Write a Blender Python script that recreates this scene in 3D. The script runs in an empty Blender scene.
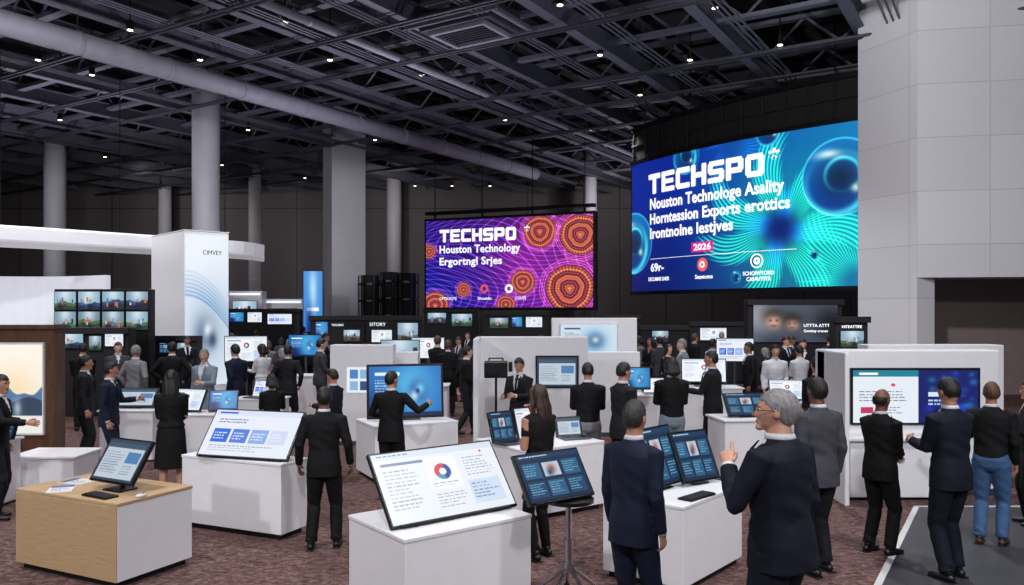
import bpy, bmesh, math, random
import numpy as np
from mathutils import Vector, Matrix, Euler
random.seed(7)
F=800.0; CH=2.4; HY=310.0
def X(px,d): return (px-512)/F*d
def Z(py,d): return CH-(py-HY)/F*d
scene=bpy.context.scene
COL=scene.collection
D2R=math.pi/180
# ------------------------------------------------------------------ materials
def lin(c):
    return tuple((v/12.92 if v<=0.04045 else ((v+0.055)/1.055)**2.4) for v in c)
def mat(name,rgb,rough=0.5,metal=0.0,var=0.06,scale=6.0,bump=0.0,bscale=60,emit=0,stretch=None,spec=0.5):
    m=bpy.data.materials.new(name); m.use_nodes=True
    nt=m.node_tree; b=nt.nodes['Principled BSDF']
    c=lin(rgb)
    tc=nt.nodes.new('ShaderNodeTexCoord')
    mp=nt.nodes.new('ShaderNodeMapping'); nt.links.new(tc.outputs['Object'],mp.inputs[0])
    if stretch: mp.inputs['Scale'].default_value=stretch
    n=nt.nodes.new('ShaderNodeTexNoise'); n.inputs['Scale'].default_value=scale; n.inputs['Detail'].default_value=4
    nt.links.new(mp.outputs[0],n.inputs['Vector'])
    r=nt.nodes.new('ShaderNodeValToRGB')
    r.color_ramp.elements[0].position=0.3; r.color_ramp.elements[1].position=0.7
    r.color_ramp.elements[0].color=tuple(max(0,v*(1-var)) for v in c)+(1,)
    r.color_ramp.elements[1].color=tuple(min(1,v*(1+var)) for v in c)+(1,)
    nt.links.new(n.outputs['Fac'],r.inputs[0]); nt.links.new(r.outputs[0],b.inputs['Base Color'])
    b.inputs['Roughness'].default_value=rough; b.inputs['Metallic'].default_value=metal
    b.inputs['Specular IOR Level'].default_value=spec
    if emit:
        b.inputs['Emission Color'].default_value=c+(1,); b.inputs['Emission Strength'].default_value=emit
        m.cycles.emission_sampling='NONE'
    if bump:
        n2=nt.nodes.new('ShaderNodeTexNoise'); n2.inputs['Scale'].default_value=bscale; n2.inputs['Detail'].default_value=3
        nt.links.new(mp.outputs[0],n2.inputs['Vector'])
        bp=nt.nodes.new('ShaderNodeBump'); bp.inputs['Strength'].default_value=bump; bp.inputs['Distance'].default_value=0.02
        nt.links.new(n2.outputs['Fac'],bp.inputs['Height']); nt.links.new(bp.outputs[0],b.inputs['Normal'])
    return m
WHITE=mat('white_laminate',(.94,.937,.95),.35,var=.02)
WHITE2=mat('white_panel',(.84,.83,.87),.5,var=.03)
BLACK=mat('black_plastic',(.035,.035,.04),.35)
BLACKM=mat('black_matte',(.03,.03,.035),.8)
DKBOOTH=mat('dark_booth',(.08,.08,.10),.6,var=.2)
CHROME=mat('chrome',(.75,.75,.78),.2,1.0)
STEEL=mat('grey_steel',(.45,.45,.48),.35,.9)
WOOD=mat('oak_veneer',(.75,.63,.48),.45,var=.12,scale=5,stretch=(1,1,14))
WOODD=mat('walnut_veneer',(.36,.24,.17),.45,var=.25,scale=4,stretch=(6,6,1))
BEAM=mat('beam_paint',(.38,.38,.42),.6,.1,var=.12)
BEAM2=mat('beam_dark',(.22,.22,.25),.6,.1,var=.15)
DUCT=mat('duct_metal',(.56,.55,.59),.6,0,var=.08,scale=3)
COLM=mat('column_paint',(.74,.73,.76),.55,var=.05,scale=1)
COLM2=mat('column_panel',(.74,.73,.76),.6,var=.04,scale=1)
DECK=mat('ceiling_deck',(.05,.05,.065),.9,var=.3,scale=.5)
WLINE=mat('white_tape',(.8,.8,.8),.6)
TXTW=mat('lettering_white',(.97,.97,1),.5,emit=1.0)
TXTD=mat('lettering_dark',(.1,.12,.2),.5,emit=.3)
MAG=mat('magenta_tag',(.88,.10,.50),.5,emit=.9)
LAMP=mat('lamp_glow',(1,.95,.85),.5,emit=6)
GRAPHW=mat('lit_white',(.93,.94,1),.5,emit=.9)
BACKLIT=mat('backlit_white_panel',(.90,.91,.95),.5,emit=.5)
def attr_material(name,emit):
    m=bpy.data.materials.new(name); m.use_nodes=True; nt=m.node_tree; b=nt.nodes['Principled BSDF']
    a=nt.nodes.new('ShaderNodeAttribute'); a.attribute_name='Col'
    if emit:
        nt.links.new(a.outputs['Color'],b.inputs['Emission Color']); b.inputs['Emission Strength'].default_value=1
        b.inputs['Base Color'].default_value=(.01,.01,.01,1); b.inputs['Roughness'].default_value=.35
        m.cycles.emission_sampling='NONE'
    else:
        nt.links.new(a.outputs['Color'],b.inputs['Base Color']); b.inputs['Roughness'].default_value=.5
    return m
SCR=attr_material('screen_glow',True); PRINT=attr_material('printed_graphic',False)
def wall_material(name,rgb,bw,bh,gap,rough=.6,dark=.6):
    m=bpy.data.materials.new(name); m.use_nodes=True; nt=m.node_tree; b=nt.nodes['Principled BSDF']
    uv=nt.nodes.new('ShaderNodeUVMap')
    br=nt.nodes.new('ShaderNodeTexBrick'); br.offset=0; br.inputs['Scale'].default_value=1
    br.inputs['Brick Width'].default_value=bw; br.inputs['Row Height'].default_value=bh; br.inputs['Mortar Size'].default_value=gap
    c=lin(rgb)
    br.inputs['Color1'].default_value=c+(1,); br.inputs['Color2'].default_value=tuple(v*.93 for v in c)+(1,)
    br.inputs['Mortar'].default_value=tuple(v*dark for v in c)+(1,)
    nt.links.new(uv.outputs[0],br.inputs['Vector']); nt.links.new(br.outputs['Color'],b.inputs['Base Color'])
    b.inputs['Roughness'].default_value=rough
    return m
WALLB=wall_material('wall_panels',(.38,.355,.365),3.0,9.0,.05,dark=.45)
WALLR=wall_material('stone_panels',(.86,.855,.87),1.7,1.35,.012,dark=.75)
def carpet_material():
    m=bpy.data.materials.new('patterned_carpet'); m.use_nodes=True; nt=m.node_tree; b=nt.nodes['Principled BSDF']
    tc=nt.nodes.new('ShaderNodeTexCoord')
    mp=nt.nodes.new('ShaderNodeMapping'); nt.links.new(tc.outputs['Object'],mp.inputs[0]); mp.inputs['Rotation'].default_value=(0,0,.5); mp.inputs['Scale'].default_value=(1.3,2.0,1)
    n=nt.nodes.new('ShaderNodeTexNoise'); n.inputs['Scale'].default_value=10; n.inputs['Detail'].default_value=6; n.inputs['Roughness'].default_value=.72; n.inputs['Distortion'].default_value=.8
    nt.links.new(mp.outputs[0],n.inputs[0])
    r=nt.nodes.new('ShaderNodeValToRGB'); e=r.color_ramp.elements
    e[0].position=.38; e[0].color=lin((.32,.225,.215))+(1,); e[1].position=.64; e[1].color=lin((.60,.49,.47))+(1,)
    k=e.new(.5); k.color=lin((.44,.335,.325))+(1,)
    nt.links.new(n.outputs['Fac'],r.inputs[0])
    n2=nt.nodes.new('ShaderNodeTexNoise'); n2.inputs['Scale'].default_value=120; nt.links.new(tc.outputs['Object'],n2.inputs[0])
    mx=nt.nodes.new('ShaderNodeMix'); mx.data_type='RGBA'; mx.blend_type='MULTIPLY'; mx.inputs[0].default_value=.5
    nt.links.new(r.outputs[0],mx.inputs[6]); nt.links.new(n2.outputs['Fac'],mx.inputs[7]); nt.links.new(mx.outputs[2],b.inputs['Base Color'])
    b.inputs['Roughness'].default_value=.95; b.inputs['Specular IOR Level'].default_value=.15
    bp=nt.nodes.new('ShaderNodeBump'); bp.inputs['Strength'].default_value=.4; bp.inputs['Distance'].default_value=.01
    nt.links.new(n2.outputs['Fac'],bp.inputs['Height']); nt.links.new(bp.outputs[0],b.inputs['Normal'])
    return m
CARPET=carpet_material()
CONC=mat('grey_floor',(.22,.22,.24),.55,var=.1,scale=2)
# ------------------------------------------------------------------ mesh builder
class MB:
    def __init__(s): s.V=[];s.F=[];s.M=[]
    def add(s,V,Fc,m=0):
        o=len(s.V); s.V.extend([tuple(map(float,v)) for v in V]); s.F.extend([tuple(int(i)+o for i in f) for f in Fc]); s.M.extend([m]*len(Fc)); return s
    def box(s,c,sz,m=0,bev=0,R=None,seg=2):
        bm=bmesh.new(); bmesh.ops.create_cube(bm,size=1)
        for v in bm.verts: v.co=Vector((v.co.x*sz[0],v.co.y*sz[1],v.co.z*sz[2]))
        if bev: bmesh.ops.bevel(bm,geom=list(bm.edges),offset=min(bev,min(sz)*.45),segments=seg,affect='EDGES',profile=.6)
        bm.verts.index_update()
        V=[]
        for v in bm.verts:
            p=v.co.copy()
            if R is not None: p=R@p
            V.append(p+Vector(c))
        s.add(V,[[v.index for v in f.verts] for f in bm.faces],m); bm.free(); return s
    def cyl(s,p0,p1,r0,r1=None,n=16,m=0):
        if r1 is None: r1=r0
        p0=Vector(p0);p1=Vector(p1);d=(p1-p0).normalized(); a=d.orthogonal().normalized(); b=d.cross(a)
        V=[];
        for p,r in ((p0,r0),(p1,r1)):
            for j in range(n):
                t=2*math.pi*j/n; V.append(p+a*(r*math.cos(t))+b*(r*math.sin(t)))
        Fc=[(j,(j+1)%n,n+(j+1)%n,n+j) for j in range(n)]+[tuple(range(n))[::-1],tuple(range(n,2*n))]
        s.add(V,Fc,m); return s
    def mesh(s,name,smooth=False):
        me=bpy.data.meshes.new(name); me.from_pydata(s.V,[],s.F)
        if len(me.polygons)==len(s.M): me.polygons.foreach_set('material_index',s.M)
        if smooth: me.shade_smooth()
        return me
def obj(name,data,mats=None,parent=None,loc=(0,0,0),rz=0,label=None,cat=None,group=None,kind=None,scale=None,rot=None):
    if isinstance(data,MB): data=data.mesh(name)
    o=bpy.data.objects.new(name,data); COL.objects.link(o)
    if mats is not None and data is not None and len(data.materials)==0:
        for m in (mats if isinstance(mats,(list,tuple)) else [mats]): data.materials.append(m)
    o.location=loc; o.rotation_euler=rot if rot is not None else (0,0,rz)
    if scale: o.scale=scale
    if parent: o.parent=parent
    if label: o['label']=label
    if cat: o['category']=cat
    if group: o['group']=group
    if kind: o['kind']=kind
    return o
OBST=[]
def empty(name,label,cat,loc,rz=0,group=None): 
    e=obj(name,None,None,None,loc,rz,label,cat,group); e.empty_display_size=.1; return e
def copy_tree(o,loc,rz=None,label=None):
    c=o.copy(); COL.objects.link(c); c.location=loc
    if rz is not None: c.rotation_euler=(0,0,rz)
    if label: c['label']=label
    for ch in o.children:
        k=ch.copy(); COL.objects.link(k); k.parent=c
        for g in ch.children:
            q=g.copy(); COL.objects.link(q); q.parent=k
    return c
# ------------------------------------------------------------------ canvases
class Canvas:
    def __init__(s,w,h,c):
        s.w=w;s.h=h;s.a=np.ones((h,w,3))*np.array(c,float)
        s.v,s.u=np.mgrid[0:h,0:w]; s.u=s.u/(w-1.); s.v=s.v/(h-1.)
    def rect(s,x0,y0,x1,y1,c,al=1):
        m=(s.u>=x0)&(s.u<=x1)&(s.v>=y0)&(s.v<=y1); s.a[m]=s.a[m]*(1-al)+np.array(c)*al; return s
    def circ(s,cx,cy,r,c,asp=1.78,r0=0,al=1,a0=None,a1=None):
        dx=(s.u-cx)*asp; dy=s.v-cy; d=np.hypot(dx,dy); m=(d<=r)&(d>=r0)
        if a0 is not None:
            an=np.arctan2(dy,dx); m&=(an>=a0)&(an<=a1)
        s.a[m]=s.a[m]*(1-al)+np.array(c)*al; return s
    def glow(s,cx,cy,r,c,asp=1.78,al=1):
        d=((s.u-cx)*asp)**2+(s.v-cy)**2; k=(np.exp(-d/(r*r))*al)[...,None]; s.a=s.a*(1-k)+np.array(c)*k; return s
    def blur(s,n=1):
        for _ in range(n):
            p=np.pad(s.a,((1,1),(1,1),(0,0)),'edge'); s.a=(p[:-2,1:-1]+p[2:,1:-1]+p[1:-1,:-2]+p[1:-1,2:]+p[1:-1,1:-1])/5
        return s
    def lines(s,x0,y0,x1,y1,n,c,fill=.45):
        for i in range(n):
            yy=y0+(y1-y0)*i/n; x=x0
            end=x0+(x1-x0)*random.uniform(.6,1)
            while x<end:
                w=random.uniform(.012,.05); s.rect(x,yy,min(x+w,end),yy+(y1-y0)/n*fill,c); x+=w+.01
        return s
    def mesh(s,name,curve=0,W=1,H=1,mt=None):
        h,w=s.h,s.w
        xs=(s.u-.5)*W; zs=(.5-s.v)*H
        ys=-curve*(1-(2*s.u-1)**2)
        V=np.stack([xs,ys,zs],-1).reshape(-1,3)
        i=np.arange((h-1)*w).reshape(h-1,w)[:,:-1].ravel()
        q=np.stack([i,i+w,i+w+1,i+1],-1)
        me=bpy.data.meshes.new(name); me.vertices.add(len(V)); me.vertices.foreach_set('co',V.ravel())
        me.loops.add(q.size); me.loops.foreach_set('vertex_index',q.ravel().astype(np.int32))
        me.polygons.add(len(q)); me.polygons.foreach_set('loop_start',(np.arange(len(q))*4).astype(np.int32))
        me.update(calc_edges=True)
        at=me.color_attributes.new('Col','FLOAT_COLOR','POINT')
        c=np.clip(s.a,0,1); c=np.where(c<=.04045,c/12.92,((c+.055)/1.055)**2.4)
        rgba=np.concatenate([c.reshape(-1,3),np.ones((h*w,1))],1).astype(np.float32)
        at.data.foreach_set('color',rgba.ravel()); me.materials.append(mt or SCR)
        return me
def ui_light(seed=0):
    random.seed(seed); c=Canvas(260,146,(.92,.94,.97))
    c.rect(0,0,1,.09,(.85,.89,.94)); c.lines(.04,.03,.3,.07,1,(.3,.4,.6)); c.rect(.05,.15,.38,.19,(.2,.3,.5),.6)
    c.lines(.05,.26,.32,.85,11,(.66,.69,.76),.3); c.rect(.38,.14,.64,.62,(.97,.98,1)); c.circ(.51,.36,.12,(.86,.25,.30)); c.circ(.51,.36,.12,(.15,.3,.62),a0=-1.2,a1=1.4); c.circ(.51,.36,.12,(.25,.6,.75),a0=1.4,a1=2.6); c.circ(.51,.36,.05,(.95,.97,1))
    c.lines(.40,.52,.62,.60,2,(.6,.6,.72),.3); c.lines(.40,.68,.64,.9,5,(.66,.68,.76),.3); c.lines(.70,.2,.95,.5,7,(.62,.66,.76),.3); c.rect(.68,.55,.95,.9,(.82,.88,.96)); c.lines(.70,.6,.93,.85,5,(.5,.6,.78),.35); c.circ(.88,.13,.02,(.9,.3,.3)); return c
def ui_cards(seed=1):
    random.seed(seed); c=Canvas(240,134,(.91,.93,.98)); c.rect(0,0,1,.12,(.86,.89,.96)); c.rect(.05,.04,.26,.08,(.2,.35,.8)); c.lines(.08,.2,.6,.32,2,(.35,.4,.55),.4)
    for i in range(4):
        x=.07+i*.22; c.rect(x,.42,x+.19,.72,[(.20,.42,.85),(.35,.50,.86),(.55,.68,.92),(.82,.86,.95)][i]); c.lines(x+.02,.5,x+.17,.68,3,(.93,.95,1),.4); 
    c.lines(.08,.78,.9,.93,3,(.66,.68,.76),.35); return c
def ui_dark(seed=2):
    random.seed(seed); c=Canvas(200,124,(.07,.16,.27)); c.rect(0,0,1,.1,(.1,.22,.36)); c.lines(.05,.03,.5,.08,1,(.7,.85,.95))
    for i in range(3):
        for j in range(2):
            c.rect(.05+i*.31,.18+j*.40,.32+i*.31,.52+j*.40,(.11,.27,.40) if (i+j)%2 else (.16,.36,.5)); c.lines(.07+i*.31,.23+j*.4,.3+i*.31,.48+j*.4,5,(.45,.68,.82),.35)
    c.rect(.36,.2,.62,.5,(.75,.80,.85)); c.glow(.49,.35,.1,(.6,.35,.3),1.6); c.glow(.45,.42,.07,(.2,.3,.45),1.6); return c
def ui_gray(seed=3):
    random.seed(seed); c=Canvas(160,112,(.20,.26,.33)); c.rect(.04,.08,.96,.94,(.74,.79,.84)); c.rect(.04,.08,.96,.2,(.25,.33,.42)); c.lines(.08,.3,.55,.86,9,(.45,.52,.6),.35); c.rect(.6,.28,.92,.55,(.3,.5,.7)); c.lines(.6,.62,.9,.86,4,(.5,.55,.65),.35); return c
def ui_blue(seed=4):
    random.seed(seed); c=Canvas(200,124,(.10,.42,.72)); c.glow(.6,.45,.5,(.35,.78,.95)); c.glow(.15,.9,.4,(.02,.1,.35)); c.rect(.08,.12,.42,.18,(.9,.95,1)); c.lines(.08,.27,.4,.6,6,(.75,.9,1),.35)
    c.glow(.67,.5,.22,(.05,.2,.5)); c.glow(.70,.46,.12,(.45,.85,.98)); c.glow(.62,.6,.1,(.9,.97,1),al=.8); c.glow(.67,.5,.05,(.05,.15,.4)); c.rect(0,.92,1,1,(.03,.12,.3)); c.blur(1); return c
def ui_split(seed=5):
    random.seed(seed); c=Canvas(240,120,(.90,.93,.96)); c.rect(.52,0,1,1,(.06,.10,.40))
    c.rect(.0,0,.52,.12,(.1,.5,.6)); c.rect(.05,.05,.2,.09,(1,1,1)); c.circ(.32,.28,.03,(.85,.25,.35)); c.lines(.05,.4,.45,.62,4,(.35,.42,.6),.35); c.rect(.06,.7,.16,.82,(.75,.2,.4)); c.lines(.2,.7,.44,.85,3,(.45,.5,.68),.35)
    for i in range(26): c.glow(random.uniform(.6,.98),random.uniform(.05,.95),random.uniform(.02,.07),(.15,random.uniform(.2,.6),random.uniform(.6,.95)),al=.6)
    c.rect(.60,.42,.78,.5,(.85,.9,1)); c.lines(.60,.56,.8,.7,2,(.7,.8,1)); return c
def picture(seed):
    random.seed(seed); b=random.uniform(.55,.8); c=Canvas(96,60,(b*.72,b*.9,b)); c.glow(.5,.1,.5,(.88,.93,.97),al=.8)
    hz=random.uniform(.45,.65); hill=hz+.06*np.sin(c.u*random.uniform(5,9)+seed)+.02*np.sin(c.u*23); m=c.v>hill; c.a[m]=np.array(random.choice([(.18,.30,.45),(.30,.42,.30),(.20,.22,.34),(.45,.40,.36)])); m=c.v>hill+.18; c.a[m]*=.6
    for i in range(4):
        x=random.uniform(.1,.85); y=random.uniform(.3,.6); c.rect(x,y,x+random.uniform(.04,.12),y+random.uniform(.15,.3),random.choice([(.85,.88,.92),(.75,.45,.30),(.12,.14,.2),(.25,.5,.75)]))
    x=random.uniform(.25,.75); c.glow(x,.82,.15,(.08,.09,.14),1.2); c.glow(x,.5,.075,(.62,.46,.38),1.5)
    return c
def faces_img(seed):
    random.seed(seed); c=Canvas(190,90,(.30,.34,.40)); c.glow(.10,.3,.4,(.68,.70,.74)); c.glow(.95,.5,.45,(.04,.04,.06))
    for (x,y,s,sk) in((.24,.42,1.1,(.76,.60,.54)),(.46,.50,.85,(.66,.52,.47))):
        c.glow(x,y-.10*s,.25*s,(.09,.07,.07),al=.95); c.glow(x,y+.03,.17*s,sk); c.glow(x+.012,y+.06,.11*s,tuple(q*1.1 for q in sk)); c.glow(x-.035*s,y-.0,.024*s,(.10,.07,.07),al=.85); c.glow(x+.035*s,y-.0,.024*s,(.10,.07,.07),al=.85); c.glow(x,y+.13*s,.03*s,(.45,.2,.2),.9,al=.8); c.glow(x,y+.64*s,.28*s,(.16,.18,.26))
    c.blur(1); return c
UIM={}
for k,fn in dict(light=ui_light,cards=ui_cards,dark=ui_dark,gray=ui_gray,blue=ui_blue,split=ui_split).items(): UIM[k]=fn().mesh('ui_'+k)
for i in range(10): UIM['pic%d'%i]=picture(20+i).mesh('pic')
UIM['faces']=faces_img(9).mesh('faces')
# ------------------------------------------------------------------ text
def text_arrays(s,w=None,h=None,bold=0.0,ext=.004):
    cu=bpy.data.curves.new('t','FONT'); cu.body=s; cu.size=1; cu.extrude=ext; cu.offset=bold; cu.align_x='LEFT'; cu.resolution_u=3
    cu.space_character=1+bold*2.2
    o=bpy.data.objects.new('t',cu); COL.objects.link(o)
    dg=bpy.context.evaluated_depsgraph_get(); me=bpy.data.meshes.new_from_object(o.evaluated_get(dg))
    n=len(me.vertices); V=np.zeros(n*3); me.vertices.foreach_get('co',V); V=V.reshape(-1,3); Fc=[tuple(p.vertices) for p in me.polygons]
    bpy.data.objects.remove(o); bpy.data.curves.remove(cu); bpy.data.meshes.remove(me)
    mn=V.min(0);mx=V.max(0)
    V[:,0]-=mn[0]; V[:,1]-=mn[1]
    H0=mx[1]-mn[1]; W0=mx[0]-mn[0]
    sy=(h/H0) if h else (w/W0); sx=(w/W0) if w else sy
    V[:,0]*=sx; V[:,1]*=sy
    return V,Fc
def lettering(s,parent,x,z,w=None,h=None,mt=None,bold=0.0,mapf=None,y=-.012,ext=.004):
    V,Fc=text_arrays(s,w,h,bold,ext)
    P=np.stack([V[:,0]+x,-V[:,2]+y,V[:,1]+z],-1)
    if mapf is not None: P=mapf(P)
    return obj('lettering',MB().add(P,Fc),mt or TXTW,parent)
GLY=dict(T=[(0,.74,1,1),(.35,0,.65,.74)],E=[(0,0,.30,1),(.30,.76,1,1),(.30,.39,.92,.62),(.30,0,1,.24)],C=[(0,.10,.30,.90),(.08,.75,1,1),(.08,0,1,.25)],H=[(0,0,.30,1),(.70,0,1,1),(.30,.38,.70,.63)],
 S=[(.08,.76,1,1),(0,.46,.30,.90),(.08,.38,.92,.62),(.70,.10,1,.54),(0,0,.92,.24)],P=[(0,0,.30,1),(.30,.75,.92,1),(.30,.30,.92,.55),(.70,.40,1,.90)],O=[(0,.10,.30,.90),(.70,.10,1,.90),(.08,.75,.92,1),(.08,0,.92,.25)])
def techno(word,parent,x,z,w,h,mapf=None,y=-.03):
    """wide squared display lettering; strokes with clipped corners"""
    n=len(word); cw=w/(n+(n-1)*.10); m=MB()
    for i,ch in enumerate(word):
        gx=x+i*cw*1.10
        for (a,b,c,d) in GLY[ch]:
            q=.06
            pts=[(a+q*.5,b),(c-q*.5,b),(c,b+q),(c,d-q),(c-q*.5,d),(a+q*.5,d),(a,d-q),(a,b+q)]
            P=np.array([(gx+p[0]*cw,y,z+p[1]*h) for p in pts])
            if mapf is not None: P=mapf(P)
            m.add(P,[tuple(range(8))])
    obj('lettering',m,TXTW,parent)
# ------------------------------------------------------------------ figure builder
def scr(r,k): return (r[0]*k,r[1]*k) if isinstance(r,tuple) else r*k
def limb(pts,rad,n=12,flat=None,caps=(1,1)):
    P=[np.array(p,float) for p in pts]; R=list(rad)
    if caps[0]:
        d=(P[0]-P[1]); d/=np.linalg.norm(d)+1e-9; r=R[0]; q=min(r) if isinstance(r,tuple) else r
        P=[P[0]+d*q*.85,P[0]+d*q*.5]+P; R=[scr(r,.45),scr(r,.85)]+R
    if caps[1]:
        d=(P[-1]-P[-2]); d/=np.linalg.norm(d)+1e-9; r=R[-1]; q=min(r) if isinstance(r,tuple) else r
        P=P+[P[-1]+d*q*.5,P[-1]+d*q*.85]; R=R+[scr(r,.85),scr(r,.45)]
    V=[];Fc=[]; a=None
    for i,p in enumerate(P):
        t=(P[min(i+1,len(P)-1)]-P[max(i-1,0)]); t/=np.linalg.norm(t)+1e-9
        if a is None:
            h=np.array([1,0,0]) if abs(t[0])<.8 else np.array([0,1,0]); 
            a=h-t*np.dot(h,t)
        else: a=a-t*np.dot(a,t)
        a/=np.linalg.norm(a)+1e-9; b=np.cross(t,a)
        if flat is not None:
            nn=flat-t*np.dot(flat,t); nn/=np.linalg.norm(nn)+1e-9; A=np.cross(t,nn);Bv=nn
        else: A=a;Bv=b
        ra,rb=R[i] if isinstance(R[i],tuple) else (R[i],R[i])
        for j in range(n):
            th=2*math.pi*j/n; V.append(p+A*ra*math.cos(th)+Bv*rb*math.sin(th))
    k=len(P)
    for i in range(k-1):
        for j in range(n): Fc.append((i*n+j,i*n+(j+1)%n,(i+1)*n+(j+1)%n,(i+1)*n+j))
    Fc.append(tuple(range(n))[::-1]); Fc.append(tuple((k-1)*n+j for j in range(n)))
    return V,Fc
def ellip(c,r,n=16,m=10):
    V=[(c[0],c[1],c[2]+r[2])]
    for i in range(1,m):
        ph=math.pi*i/m
        for j in range(n):
            t=2*math.pi*j/n; V.append((c[0]+r[0]*math.sin(ph)*math.cos(t),c[1]+r[1]*math.sin(ph)*math.sin(t),c[2]+r[2]*math.cos(ph)))
    V.append((c[0],c[1],c[2]-r[2])); Fc=[]
    for j in range(n): Fc.append((0,1+j,1+(j+1)%n))
    for i in range(m-2):
        for j in range(n): a=1+i*n+j;b=1+i*n+(j+1)%n; Fc.append((a,a+n,b+n,b))
    L=len(V)-1
    for j in range(n): Fc.append((L,1+(m-2)*n+(j+1)%n,1+(m-2)*n+j))
    return V,Fc
def remesh(mb,vox,it=3):
    me=mb.mesh('tmp'); o=bpy.data.objects.new('tmp',me); COL.objects.link(o)
    m=o.modifiers.new('r','REMESH'); m.mode='VOXEL'; m.voxel_size=vox
    s=o.modifiers.new('s','SMOOTH'); s.factor=.5; s.iterations=it
    dg=bpy.context.evaluated_depsgraph_get(); e=bpy.data.meshes.new_from_object(o.evaluated_get(dg))
    V=np.zeros(len(e.vertices)*3); e.vertices.foreach_get('co',V); V=V.reshape(-1,3)
    q=np.zeros(len(e.loops),dtype=np.int32); e.loops.foreach_get('vertex_index',q); lt=np.zeros(len(e.polygons),dtype=np.int32); e.polygons.foreach_get('loop_total',lt); ls=np.cumsum(lt)-lt
    if (lt==4).all(): Fc=q.reshape(-1,4)
    else: Fc=[tuple(q[a:a+b]) for a,b in zip(ls,lt)]; Fc=np.array([f+(f[-1],)*(4-len(f)) if len(f)<4 else f[:4] for f in Fc])
    bpy.data.objects.remove(o); bpy.data.meshes.remove(me); bpy.data.meshes.remove(e)
    return V,Fc
def sub(V,Fc,mask):
    f=Fc[mask]
    if len(f)==0: return np.zeros((0,3)),f
    u,inv=np.unique(f.ravel(),return_inverse=True); return V[u],inv.reshape(f.shape)
def ametal(name,V,Fc):
    me=bpy.data.meshes.new(name); me.from_pydata([tuple(v) for v in V],[],[tuple(dict.fromkeys(f)) for f in Fc.tolist()] if len(Fc) else []); me.shade_smooth(); return me
def rotm(rx,ry,rz): return np.array(Euler((rx,ry,rz)).to_matrix())
def ik(S,W,l1,l2,pole):
    S=np.array(S,float);W=np.array(W,float);d=W-S;L=np.linalg.norm(d);mx=(l1+l2)*.995
    if L>mx: W=S+d/L*mx; d=W-S; L=mx
    u=d/L; a=(l1*l1-l2*l2+L*L)/(2*L); h=math.sqrt(max(0,l1*l1-a*a)); p=np.array(pole,float); p=p-u*np.dot(p,u); p/=np.linalg.norm(p)+1e-9
    return S+u*a+p*h,W
POSES=dict(
 stand=dict(L=(.225,.07,.88),R=(.225,.03,.88),elb=(.25,-1,-.2)),
 wide=dict(L=(.275,.05,.90),R=(.28,.06,.90),feet=.13,elb=(.4,-1,-.2)),
 phone=dict(L=(.10,.33,1.17),R=(.14,.32,1.14),hp=-18,elb=(.3,-.7,-.5)),
 clasp=dict(L=(.05,.25,1.02),R=(.05,.27,1.05),hp=-8),
 talk=dict(L=(.16,.36,1.18),R=(.225,.05,.88),hy=15,elb=(.3,-.9,-.3)),
 reach=dict(L=(.23,.03,.89),R=(.27,.43,1.22),hy=-20,lean=4),
 reachside=dict(L=(.2,.25,1.1),R=(.42,.30,1.28),hy=-25,elb=(.6,-.3,-.8)),
 chin=dict(L=(.06,.22,1.12),R=(.06,.20,1.44),hp=-6,hy=10),
 finger=dict(L=(.13,.20,1.33),R=(.225,.05,.88),hp=2,hy=28,elb=(.35,.25,-1)),
 walk=dict(L=(.23,-.10,.91),R=(.23,.16,.92),stride=.42,elb=(.2,-1,-.2)),
 pocket=dict(L=(.22,.04,.94),R=(.22,.04,.94),elb=(1,-.8,0)),
 hips=dict(L=(.20,.02,1.0),R=(.20,.02,1.0),elb=(1,-.4,0)),
)
FIG={}
def tri4(Fq): return np.array([tuple(f)+((f[-1],) if len(f)==3 else ()) for f in Fq])
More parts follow.
